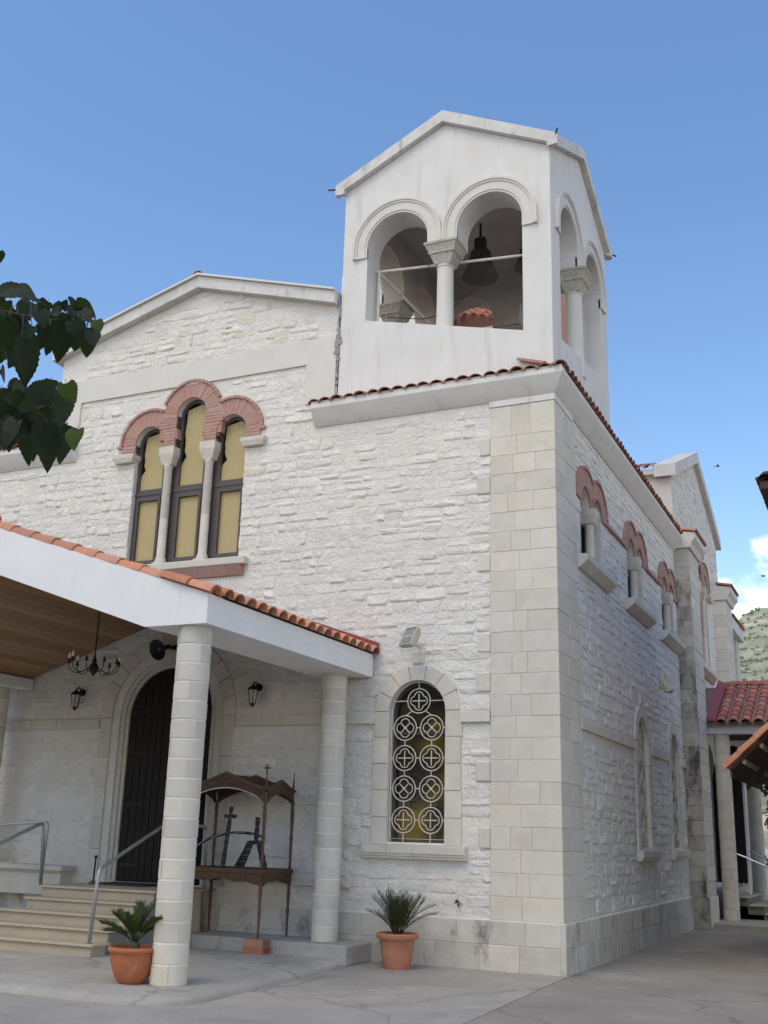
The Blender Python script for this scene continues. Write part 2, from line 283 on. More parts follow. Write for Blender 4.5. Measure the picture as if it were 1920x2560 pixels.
class MB:
    def __init__(s, frame=TOP):
        s.v = []; s.f = []; s.fr = frame; s.tint = None
    def p(s, a, b, d):
        s.v.append(s.fr(a, b, d)); return len(s.v) - 1
    def face(s, *idx): s.f.append(tuple(idx))
    def box(s, a0, a1, b0, b1, d0, d1):
        i = [s.p(a, b, d) for d in (d0, d1) for (a, b) in ((a0, b0), (a1, b0), (a1, b1), (a0, b1))]
        s.f += [(i[3], i[2], i[1], i[0]), (i[4], i[5], i[6], i[7])]
        for k in range(4):
            j = (k + 1) % 4; s.f.append((i[k], i[j], i[4 + j], i[4 + k]))
        return s
    def cbox(s, a0, a1, b0, b1, d0, d1, c=.006):
        "box with all edges chamfered"
        A = (a0, a1); B = (b0, b1); D = (d0, d1); sg = (1, -1); V = {}
        for i in (0, 1):
            for j in (0, 1):
                for k in (0, 1):
                    x, y, z = A[i], B[j], D[k]; cx, cy, cz = sg[i] * c, sg[j] * c, sg[k] * c
                    V[i, j, k, 0] = s.p(x, y + cy, z + cz); V[i, j, k, 1] = s.p(x + cx, y, z + cz); V[i, j, k, 2] = s.p(x + cx, y + cy, z)
        q = lambda l, fl: s.f.append(tuple(l[::-1] if fl else l))
        for i in (0, 1): q([V[i, 0, 0, 0], V[i, 1, 0, 0], V[i, 1, 1, 0], V[i, 0, 1, 0]], i == 0)
        for j in (0, 1): q([V[0, j, 0, 1], V[0, j, 1, 1], V[1, j, 1, 1], V[1, j, 0, 1]], j == 0)
        for k in (0, 1): q([V[0, 0, k, 2], V[1, 0, k, 2], V[1, 1, k, 2], V[0, 1, k, 2]], k == 0)
        for i in (0, 1):
            for j in (0, 1): q([V[i, j, 0, 0], V[i, j, 1, 0], V[i, j, 1, 1], V[i, j, 0, 1]], i == j)
            for k in (0, 1): q([V[i, 0, k, 0], V[i, 0, k, 2], V[i, 1, k, 2], V[i, 1, k, 0]], i != k)
        for j in (0, 1):
            for k in (0, 1): q([V[0, j, k, 1], V[1, j, k, 1], V[1, j, k, 2], V[0, j, k, 2]], j == k)
        for i in (0, 1):
            for j in (0, 1):
                for k in (0, 1): q([V[i, j, k, 0], V[i, j, k, 1], V[i, j, k, 2]], (i + j + k) % 2 == 0)
        return s
    def prism(s, outer, d0, d1, holes=()):
        loops = [list(outer)] + [list(h) for h in holes]
        area = lambda L: sum(L[i - 1][0] * L[i][1] - L[i][0] * L[i - 1][1] for i in range(len(L))) / 2
        if area(loops[0]) < 0: loops[0].reverse()
        for h in loops[1:]:
            if area(h) > 0: h.reverse()
        flat = [q for L in loops for q in L]
        if len(loops) == 1 and len(flat) <= 4: tris = [tuple(range(len(flat)))]
        else:
            tris = []
            for t in geometry.tessellate_polygon([[Vector((q[0], q[1], 0)) for q in L] for L in loops]):
                a, b, c = (flat[k] for k in t)
                ar = (b[0] - a[0]) * (c[1] - a[1]) - (c[0] - a[0]) * (b[1] - a[1])
                if abs(ar) < 1e-10: continue
                tris.append(tuple(t) if ar > 0 else tuple(t)[::-1])
        lo = [s.p(q[0], q[1], d0) for q in flat]; hi = [s.p(q[0], q[1], d1) for q in flat]
        for t in tris:
            s.f.append(tuple(hi[k] for k in t)); s.f.append(tuple(lo[k] for k in t)[::-1])
        o = 0
        for L in loops:
            n = len(L)
            for i in range(n):
                j = (i + 1) % n; s.f.append((lo[o + i], lo[o + j], hi[o + j], hi[o + i]))
            o += n
        return s
    def lathe(s, prof, cx, cy, n=24, a0=0, a1=2 * math.pi, z0=0):
        "profile [(r,z)] about a vertical axis (TOP frame)"
        full = abs(a1 - a0 - 2 * math.pi) < 1e-6
        m_ = n if full else n + 1
        rows = []
        for r, z in prof:
            rows.append([s.p(cx + r * math.cos(a0 + (a1 - a0) * k / n), cy + r * math.sin(a0 + (a1 - a0) * k / n), z + z0) for k in range(m_)])
        for i in range(len(rows) - 1):
            for k in range(n):
                j = (k + 1) % m_ if full else k + 1
                s.f.append((rows[i][k], rows[i][j], rows[i + 1][j], rows[i + 1][k]))
        if full:
            s.f.append(tuple(rows[0][::-1])); s.f.append(tuple(rows[-1]))
        return s
    def tube(s, path, r, n=8, closed=False):
        P = [Vector(q) for q in path]; m_ = len(P); rows = []
        up = Vector((.13, .21, .97)).normalized()
        prev = None
        for i in range(m_):
            if closed: t = (P[(i + 1) % m_] - P[i - 1])
            else: t = P[min(i + 1, m_ - 1)] - P[max(i - 1, 0)]
            t.normalize()
            if prev is None:
                x = t.cross(up)
                if x.length < .05: x = t.cross(Vector((1, 0, 0)))
            else: x = prev - t * prev.dot(t)
            x.normalize(); prev = x; y = t.cross(x)
            rr = r[i] if isinstance(r, (list, tuple)) else r
            rows.append([s.p(*(P[i] + x * rr * math.cos(2 * math.pi * k / n) + y * rr * math.sin(2 * math.pi * k / n))) for k in range(n)])
        for i in range(m_ if closed else m_ - 1):
            a, b = rows[i], rows[(i + 1) % m_]
            for k in range(n):
                j = (k + 1) % n; s.f.append((a[k], a[j], b[j], b[k]))
        if not closed:
            s.f.append(tuple(rows[0][::-1])); s.f.append(tuple(rows[-1]))
        return s
    def mesh(s, name, smooth=False):
        me = bpy.data.meshes.new(name); me.from_pydata(s.v, [], s.f); me.update()
        if s.tint is not None:
            ca = me.color_attributes.new('tint', 'FLOAT_COLOR', 'POINT')
            for i, c in enumerate(s.tint): ca.data[i].color = (*c, 1)
        if smooth:
            me.shade_smooth() if smooth is True else me.set_sharp_from_angle(angle=R(smooth))
        return me
    def build(s, name, material, parent=None, smooth=False, fix=False):
        me = s.mesh(name)
        if fix:
            bm = bmesh.new(); bm.from_mesh(me); bmesh.ops.recalc_face_normals(bm, faces=bm.faces); bm.to_mesh(me); bm.free()
        if smooth:
            me.shade_smooth()
            if smooth is not True: me.set_sharp_from_angle(angle=R(smooth))
        return obj(name, me, material, parent)

def obj(name, me, material, parent=None, mw=None):
    if material is not None and not me.materials: me.materials.append(MATS[material])
    o = bpy.data.objects.new(name, me); COL.objects.link(o)
    if mw is not None: o.matrix_basis = mw
    if parent is not None:
        o.parent = parent
        o.matrix_parent_inverse = WM[parent.name].inverted() if parent.name in WM else Matrix.Identity(4)
    return o
WM = {}
def thing(name, loc, label, cat, group=None):
    o = bpy.data.objects.new(name, None); COL.objects.link(o)
    o.location = loc; o.empty_display_size = .2
    WM[o.name] = Matrix.Translation(loc)
    return tag(o, label, cat, group)
def tag(o, label, cat, group=None):
    o['label'] = label; o['category'] = cat
    if group: o['group'] = group
    return o
def structure(o): o['kind'] = 'structure'; return o
def stuff(o): o['kind'] = 'stuff'; return o

def arc(cx, cz, r, a0, a1, n):
    return [(cx + r * math.cos(R(a0 + (a1 - a0) * k / n)), cz + r * math.sin(R(a0 + (a1 - a0) * k / n))) for k in range(n + 1)]
def arch_poly(c, half, z0, zs, n=20):
    "CCW: bottom left, bottom right, arch back to the left"
    return [(c - half, z0), (c + half, z0)] + arc(c, zs, half, 0, 180, n)
def arch_band(c, ri, ro, z0, zs, n=24):
    "inverted-U band"
    return [(c - ro, z0), (c - ri, z0)] + arc(c, zs, ri, 180, 0, n) + [(c + ri, z0), (c + ro, z0)] + arc(c, zs, ro, 0, 180, n)
def wedge(cx, cz, ri, ro, a0, a1, n=2):
    return arc(cx, cz, ro, a0, a1, n) + arc(cx, cz, ri, a1, a0, n)

# half-round roof tile, local: axis +Y pointing down the slope (front end at y=0), crown +Z
def tile_mesh(name, r0=.105, r1=.088, length=.42, th=.014, n=7, zf=.92):
    b = MB(); rings = []
    for (y, r) in ((0, r0), (-length, r1)):
        for rr in (r, r - th):
            rings.append([b.p(rr * math.cos(math.pi * k / n), y, rr * math.sin(math.pi * k / n) * zf) for k in range(n + 1)])
    o0, i0, o1, i1 = rings
    for k in range(n):
        b.f += [(o0[k], o0[k + 1], o1[k + 1], o1[k]), (i0[k + 1], i0[k], i1[k], i1[k + 1]), (o0[k + 1], o0[k], i0[k], i0[k + 1]), (o1[k], o1[k + 1], i1[k + 1], i1[k])]
    b.f += [(o0[0], i0[0], i1[0], o1[0])[::-1], (o0[n], i0[n], i1[n], o1[n])]
    me = b.mesh(name); me.shade_smooth(); me.set_sharp_from_angle(angle=R(40)); return me
def tile_at(me, material, parent, loc, downdir, jit=0., rnd=random, roll=0.):
    y = Vector(downdir).normalized()
    x = y.cross(Vector((0, 0, 1))).normalized(); z = x.cross(y)
    mw = Matrix((x, y, z)).transposed().to_4x4()
    mw = Matrix.Translation(Vector(loc)) @ mw @ Matrix.Rotation(rnd.uniform(-jit, jit), 4, 'Z') @ Matrix.Rotation(rnd.uniform(-jit, jit) * .5 + roll, 4, 'Y')
    return obj('roof_tile', me, material, parent, mw)

# ================================================================== ground and terrain
rnd = random.Random(7)
g = MB(); g.box(-400, 400, -300, 160, -.3, 0.0)
structure(g.build('ground', 'concrete_dark'))
# paler pour of concrete in front of the facade; its edge is the joint that leaves the corner
f = MB(); f.prism([(-14, -18), (.55, -18), (.42, -9), (.214, -3.98), (.06, -.07), (-.5, -.07), (-14, -.07)], .001, .006)
structure(f.build('forecourt', 'concrete'))
# apron of the entrance porch: thin, uneven, rounded edge
ap = MB()
edge = [(-12.5, -4.95), (-9, -5.0), (-6.5, -5.04), (-4.3, -5.0), (-3.4, -5.03), (-2.9, -4.98), (-2.58, -4.84), (-2.41, -4.6), (-2.34, -4.3), (-2.37, -3.6), (-2.42, -2.85), (-2.5, -2.1), (-2.58, -1.4), (-2.68, -.7), (-2.78, -.07), (-12.5, -.07)]
dense = []
for i in range(len(edge)):
    a, b = edge[i], edge[(i + 1) % len(edge)]
    n = max(1, int(math.hypot(b[0] - a[0], b[1] - a[1]) / .18)) if i < 14 else 1
    for k in range(n):
        t = k / n; j = rnd.uniform(-.012, .012) if i < 14 else 0
        dense.append((a[0] + (b[0] - a[0]) * t + j, a[1] + (b[1] - a[1]) * t + j))
cx0, cy0 = -5.5, -2.2
def inset(p, q): 
    v = Vector((p[0] - cx0, p[1] - cy0)); v *= 1 - q / v.length; return (cx0 + v.x, cy0 + v.y)
rings = []
for q, z in ((0, .007), (.004, .035), (.03, .062), (.10, .082), (.26, .09)):
    rings.append([ap.p(*inset(p, q + (rnd.uniform(0, .012) if q else 0)), z + (rnd.uniform(-.004, .004) if 0 < q < .2 else 0)) for p in dense])
n = len(dense)
for i in range(len(rings) - 1):
    for k in range(n):
        j = (k + 1) % n; ap.f.append((rings[i][k], rings[i][j], rings[i + 1][j], rings[i + 1][k]))
ap.f.append(tuple(rings[-1]))
structure(ap.build('porch_apron', 'slab_concrete', smooth=50))
# low concrete ledge along the foot of the wall
lg = MB(); lg.cbox(-5.02, -2.58, -.84, -.06, .0, .25, .018)
structure(lg.build('wall_ledge', 'slab_concrete'))

# hill: a real slope a few hundred metres away, rising to the right
hl = MB(); NX, NY = 90, 46
hr = random.Random(3)
def hill_z(x, y):
    crest = max(-2.0, min(150.0, 76.5 + .46 * (x + 45.5)))
    crest += 2.0 * math.sin(x * .11) + 1.2 * math.sin(x * .31 + 1)
    t = (y - 165) / 235.0
    if t < 0: return -1.0
    s_ = t if t < 1 else 1 - (t - 1) * .5
    z = crest * (s_ ** .92 if s_ > 0 else 0)
    z += 2.5 * math.sin(x * .05 + y * .04) * min(1, t * 3) * max(0, 1 - abs(1 - t)) 
    # agricultural terraces
    step = 6.5; fz = z / step; ff = fz - math.floor(fz)
    if t < .93: z = step * (math.floor(fz) + min(1, ff / .72) * .45 + (max(0, ff - .72) / .28) * .55)
    return max(z, -1.0)
for j in range(NY * 3 + 1):
    for i in range(NX + 1):
        x = -260 + 520 * i / NX; y = 163 + 330 * j / (NY * 3)
        hl.p(x, y, hill_z(x, y) + hr.uniform(-.35, .35))
for j in range(NY * 3):
    for i in range(NX):
        a = j * (NX + 1) + i; hl.f.append((a, a + 1, a + NX + 2, a + NX + 1))
structure(hl.build('hill', 'hillside', smooth=True))
# scrub on the hill: one uncountable mass
sc = MB()
for k in range(4200):
    y = hr.uniform(175, 402); x = 3.95 + (y + 14) * math.tan(R(hr.uniform(-13, 4)))
    n_ = math.sin(x * .13) + math.sin(y * .09 + x * .05)
    if hr.random() < .45 - .25 * n_ * .5: continue
    z = hill_z(x, y); r = hr.uniform(.4, 1.0)
    if z < 1: continue
    base = len(sc.v)
    for (dx, dy, dz) in ((1, 0, .35), (-.5, .87, .3), (-.5, -.87, .4), (.25, .1, 1.0), (0, 0, -.4)):
        sc.p(x + dx * r * hr.uniform(.8, 1.2), y + dy * r * hr.uniform(.8, 1.2), z + dz * r)
    b = base
    sc.f += [(b, b + 1, b + 3), (b + 1, b + 2, b + 3), (b + 2, b, b + 3), (b + 1, b, b + 4), (b + 2, b + 1, b + 4), (b, b + 2, b + 4)]
mat('scrub', (.165, .185, .125), (.215, .23, .16), .2, rough=1, spec=.05)  # lightened as well, the haze is part of this colour
stuff(tag(sc.build('hillside_scrub', 'scrub'), 'dark green scrub dotted over the distant terraced hillside', 'scrub'))

# ================================================================== church
CH = thing('church', (-5, 4, 0), 'large whitewashed stone church with gabled facade and arched bell tower', 'church')
CX = -6.22                                   # axis of the nave
WT = .35                                     # wall thickness

def sub_iv(iv, a, b):
    out = []
    for (s_, e) in iv:
        if b <= s_ or a >= e: out.append((s_, e)); continue
        if a > s_: out.append((s_, a))
        if b < e: out.append((b, e))
    return out
def circ(iv, c, zc, r, z0, z1):
    z = min(max(zc, z0), z1)
    # widest chord met by the row
    dz = abs(z - zc)
    if dz < r:
        h = math.sqrt(r * r - dz * dz); iv = sub_iv(iv, c - h, c + h)
    return iv

def front_iv(z0, z1):
    zm = (z0 + z1) / 2
    if zm < 8.0: iv = [(-12.3, -.93)]
    else: iv = [(-9.13, -3.58)]
    if z1 > 3.10 and z0 < 3.27: return []
    if z1 > 8.83 and z0 < 9.29: return []
    if zm > 9.25:
        h = 10.62 - zm
        if h <= 0: return []
        iv = [(max(-9.13, CX - h / .292), min(-3.58, CX + h / .292))]
    if zm > 7.74: iv = sub_iv(sub_iv(iv, -3.86, 1), -13, -8.58)
    if zm > 8.2 and zm < 8.9: iv = sub_iv(sub_iv(iv, -4.06, 1), -13, -8.6)
    # grille window and its mirror image beyond the picture
    for c in (-2.01, -10.43):
        if 1.48 < zm < 3.29: iv = sub_iv(iv, c - .66, c + .66)
        iv = circ(iv, c, 3.28, .645, z0, z1) if zm > 3.2 else iv
        if z1 > 1.31 and z0 < 1.5: iv = sub_iv(iv, c - .77, c + .77)
    if zm < 3.3: iv = sub_iv(iv, CX - 1.235, CX + 1.235)
    iv = circ(iv, CX, 3.28, 1.28, z0, z1) if zm > 3.25 else iv
    if 5.7 < zm < 7.72: iv = sub_iv(iv, CX - 1.09, CX + 1.09)
    if z1 > 5.44 and z0 < 5.73: iv = sub_iv(iv, CX - 1.31, CX + 1.31)
    if z1 > 7.55 and z0 < 7.72: iv = sub_iv(iv, CX - 1.42, CX + 1.42)
    if z1 > 7.70:
        if zm < 7.9: iv = sub_iv(iv, CX - 1.38, CX + 1.38)
        for c, zc in ((CX - .81, 7.89), (CX, 8.31), (CX + .81, 7.89)): iv = circ(iv, c, zc, .62, z0, z1)
        if zm < 8.35: iv = sub_iv(iv, CX - .8, CX + .8)
    return [(a, b) for a, b in iv if b - a > .06]

W_SIDE = (2.07, 5.27, 8.40)                 # paired windows, upper row
def side_iv(z0, z1):
    zm = (z0 + z1) / 2
    iv = [(1.07, 9.44)]
    if z1 > 3.10 and z0 < 3.27: return []
    for c in (5.27, 8.28):
        if 1.48 < zm < 3.29: iv = sub_iv(iv, c - .66, c + .66)
        iv = circ(iv, c, 3.28, .645, z0, z1) if zm > 3.2 else iv
        if z1 > 1.31 and z0 < 1.5: iv = sub_iv(iv, c - .77, c + .77)
    for c in W_SIDE:
        if 5.7 < zm < 6.6: iv = sub_iv(iv, c - .66, c + .66)
        if z1 > 5.44 and z0 < 5.66: iv = sub_iv(iv, c - 1.0, c + 1.0)
        for q in (-.37, .37): iv = circ(iv, c + q, 6.57, .60, z0, z1) if zm > 6.5 else iv
    return [(a, b) for a, b in iv if b - a > .06]

def rubble(iv_fn, zlo, zhi, seed, plain=1.0):
    rr = random.Random(seed); stones = []; z = zlo
    while z < zhi - .05:
        h = rr.choice((.10, .13, .16, .19, .22, .14))
        if zhi - z - h < .09: h = zhi - z
        iv = iv_fn(z, z + h) or iv_fn(z + h * .3, z + h * .6)
        if not iv_fn(z, z + h):
            # try a thinner course before giving up
            z2 = z + .03
            z = z2; continue
        for (a, b) in iv:
            x = a
            while x < b - .03:
                w = rr.choice((.13, .18, .23, .28, .34, .42)) * rr.uniform(.85, 1.2)
                if b - x - w < .12: w = b - x
                if h > .18 and rr.random() < .38 and w > .18:
                    k = rr.uniform(.38, .62); stones.append((x, x + w, z, z + h * k)); stones.append((x, x + w, z + h * k, z + h))
                elif h < .2 or rr.random() < .8: stones.append((x, x + w, z, z + h))
                else:
                    k = rr.uniform(.4, .6); stones.append((x, x + w * k, z, z + h)); stones.append((x + w * k, x + w, z, z + h))
                x += w
        z += h
    return [(a, b, c + (rr.uniform(-.022, .022) if c > zlo + .01 else 0), d + (rr.uniform(-.022, .022) if d < zhi - .03 else 0)) for a, b, c, d in stones]

def stone_into(b, st, rr, beige=.05):
    a0, a1, z0, z1 = st; w, h = a1 - a0, z1 - z0
    g_ = -.004
    a0 += g_; a1 -= g_; z0 += g_ * .6; z1 -= g_ * .6
    w, h = a1 - a0, z1 - z0
    n = 10; tilt = rr.uniform(-.05, .05)
    ca, cz = (a0 + a1) / 2, (z0 + z1) / 2
    out = []
    for (u, v) in ((-1, -1), (-.35, -1), (.38, -1), (1, -1), (1, .05), (1, 1), (.36, 1), (-.33, 1), (-1, 1), (-1, -.04)):
        cor = abs(u) == 1 and abs(v) == 1
        ju, jv = (rr.uniform(.80, 1.02), rr.uniform(.72, 1.0)) if cor else (rr.uniform(.93, 1.03), rr.uniform(.88, 1.06))
        if not cor: u += rr.uniform(-.18, .18) * (abs(u) < .9); v += rr.uniform(-.25, .25) * (abs(v) < .9)
        out.append((u * ju, v * jv))
    hh = rr.uniform(.004, .0158) * min(1, h / .12) * (.3 if rr.random() < .28 else 1)
    ga, gz = rr.uniform(-.5, .5) * hh, rr.uniform(-1.0, .25) * hh     # face plane leans
    base = len(b.v)
    for lev, (ins, dz) in enumerate(((0, -.012), (.009, .55), (.034, 1.0))):
        for (u, v) in out:
            iu = 1 - ins * 2 / w if w > ins * 3 else .6
            iv_ = 1 - ins * 2 / h if h > ins * 3 else .5
            ju = rr.uniform(-.006, .006) if lev else 0
            d = dz if lev == 0 else hh * dz * rr.uniform(.55, 1.3) + (ga * u + gz * v if lev == 2 else (ga * u + gz * v) * .6)
            x = ca + u * w / 2 * iu + ju; zz = cz + v * h / 2 * iv_ + u * tilt * h * .5 + ju
            b.p(x, zz, d if lev == 0 else max(d, .002))
    c = b.p(ca + rr.uniform(-.2, .2) * w * .5, cz + rr.uniform(-.2, .2) * h * .5, hh * rr.uniform(.5, 1.7))
    for lev in (0, 1):
        for k in range(n):
            j = (k + 1) % n
            b.f.append((base + lev * n + k, base + lev * n + j, base + lev * n + n + j, base + lev * n + n + k))
    for k in range(n): b.f.append((base + 2 * n + k, base + 2 * n + (k + 1) % n, c))
    v = rr.uniform(.93, 1.02)
    tint = (v, v * rr.uniform(.985, 1.0), v * rr.uniform(.965, 1.0))
    if rr.random() < beige:
        k = rr.uniform(.3, 1); tint = (v * (1 - .09 * k), v * (1 - .13 * k), v * (1 - .24 * k))
    b.tint += [tint] * (len(b.v) - base)

# ---- walls
def triple_hole(c):
    "outline of the triple window opening, one stepped arch shape (piers are separate)"
    pts = [(c - 1.10, 5.72), (c + 1.10, 5.72), (c + 1.10, 7.89)]
    pts += arc(c + .81, 7.89, .29, 0, 180, 10)
    pts += [(c + .52, 7.75), (c + .29, 7.75)]
    pts += arc(c, 8.31, .29, 0, 180, 12)
    pts += [(c - .29, 7.75), (c - .52, 7.75)]
    pts += arc(c - .81, 7.89, .29, 0, 180, 10)
    return pts
def pair_hole(c):
    return [(c - .65, 5.66), (c + .65, 5.66)] + arc(c + .37, 6.57, .28, 0, 180, 10) + arc(c - .37, 6.57, .28, 0, 180, 10)

fw = MB(FRONT)
outer = [(-12.4, 0), (-.005, 0), (-.005, 7.95), (-3.5, 7.95), (-3.5, 9.86), (CX, 10.65), (-9.15, 9.80), (-9.15, 7.95), (-12.4, 7.95)]
fw.prism(outer, -WT, 0, [arch_poly(CX, .90, .83, 3.28, 28), arch_poly(-2.01, .425, 1.49, 3.28), triple_hole(CX)])
front_wall = fw.build('front_wall', 'lime_mortar', CH)
sw = MB(SIDE)
sw.prism([(WT, 0), (9.6, 0), (9.6, 7.95), (WT, 7.95)], -WT, -.003, [pair_hole(c) for c in W_SIDE] + [arch_poly(c, .425, 1.49, 3.28) for c in (5.27, 8.28)])
side_wall = sw.build('side_wall', 'lime_mortar', CH)

rr = random.Random(11)
fs = rubble(front_iv, .62, 10.62, 21)
cam_v = Vector((3.95, -14.07, 1.6))
def score(st):
    a0, a1, z0, z1 = st; c = Vector(((a0 + a1) / 2, 0, (z0 + z1) / 2))
    if c.x < -9.9: return 0
    if z1 < 4.6 and c.x < -2.7: return 0          # in the porch, partly hidden
    return (a1 - a0) * (z1 - z0) / (c - cam_v).length_squared
order = sorted(range(len(fs)), key=lambda i: -score(fs[i]))
single = set(order[:300])
mass = MB(FRONT); mass.tint = []
for i, st in enumerate(fs):
    zc = st[2]
    bg = .12 if zc > 9.2 else .012
    if i in single:
        b = MB(FRONT); b.tint = []; stone_into(b, st, rr, bg); b.build('stone', 'whitewashed_stone', front_wall, smooth=17)
    else: stone_into(mass, st, rr, bg)
stuff(mass.build('small_stones', 'whitewashed_stone', front_wall, smooth=17))
mass = MB(SIDE); mass.tint = []
for st in rubble(side_iv, .62, 7.74, 33): stone_into(mass, st, rr, .02)
stuff(mass.build('small_stones', 'whitewashed_stone', side_wall, smooth=17))

# ---- quoin of dressed blocks at the corner
zq = .615; k = 0
qr = random.Random(5)
while zq < 7.62:
    h = .285 if zq + .57 < 7.66 else 7.64 - zq
    cuts_f = [-.93, -.93 + qr.uniform(.24, .36), -.93 + qr.uniform(.52, .68)] if k % 2 else [-.93, -.93 + qr.uniform(.36, .46)]
    wl = qr.uniform(.42, .62)
    for i, c in enumerate(cuts_f):
        e = cuts_f[i + 1] if i + 1 < len(cuts_f) else None
        p_ = .030 + qr.uniform(-.002, .003)
        if e is not None:
            b = MB(FRONT); b.cbox(c + .0015, e - .0015, zq + .0015, zq + h - .0015, -.03, p_, .004); b.build('quoin_block', 'ashlar', CH)
        else:
            b = MB(TOP); b.cbox(c + .0015, p_, -p_, wl - .0015, zq + .0015, zq + h - .0015, .005); b.build('quoin_block', 'ashlar', CH)
    b = MB(SIDE); b.cbox(wl + .0015, 1.07, zq + .0015, zq + h - .0015, -.03, .030 + qr.uniform(-.002, .003), .005); b.build('quoin_block', 'ashlar', CH)
    zq += h; k += 1
b = MB(TOP); b.box(-.928, .0225, -.0225, 1.068, .60, 7.63); b.build('quoin_bedding', 'trim_stone', CH)
# toothing blocks that run into the rubble beside the quoin
for z in (1.48, 2.33, 3.52, 4.06, 5.2, 6.34, 6.92):
    w = qr.uniform(.12, .24); b = MB(FRONT); b.cbox(-.93 - w, -.935, z, z + .26, -.02, .026, .012); b.build('quoin_block', 'ashlar', CH)
# ---- plinth
def plinth_run(frame, a0, a1, seed, mt='plinth_stone', dep=.062):
    pr = random.Random(seed)
    for (z0, z1) in ((.0, .315), (.315, .602)):
        a = a0
        while a < a1 - .01:
            w = pr.uniform(.38, .72)
            if a1 - a - w < .25: w = a1 - a
            b = MB(frame); b.cbox(a + .0015, a + w - .0015, z0 + (.0015 if z0 else -.02), z1 - .0015, -.02, dep + pr.uniform(-.003, .003), .008)
            b.build('plinth_block', mt, CH); a += w
plinth_run(FRONT, -5.0, -.002, 1)
plinth_run(FRONT, -12.4, -7.4, 2)
plinth_run(SIDE, -.056, 9.44, 3)
b = MB(TOP); b.box(-5.0, .053, -.053, 9.43, -.01, .597); b.build('plinth_bedding', 'trim_stone', CH)
b = MB(TOP); b.cbox(-5.0, .050, -.052, .2, .5995, .612, .004); b.build('plinth_cap', 'mortar_white', CH)
b = MB(SIDE); b.cbox(.19, 9.44, .5985, .611, -.03, .054, .004); b.build('plinth_cap', 'mortar_white', CH)

# ---- string course at the springing line
def band(frame, segs, mt='ashlar', dep=.045):
    br = random.Random(9)
    for (a0, a1) in segs:
        a = a0
        while a < a1 - .01:
            w = br.uniform(.5, .95)
            if a1 - a - w < .3: w = a1 - a
            b = MB(frame); b.cbox(a + .002, a + w - .002, 3.11, 3.262, -.02, dep + br.uniform(-.002, .002), .006); b.build('string_course_block', mt, CH); a += w
band(FRONT, [(-12.3, CX - 1.27), (CX + 1.27, -2.655), (-1.365, -.936)])
band(SIDE, [(1.075, 4.615), (5.925, 7.625), (8.935, 9.44)])

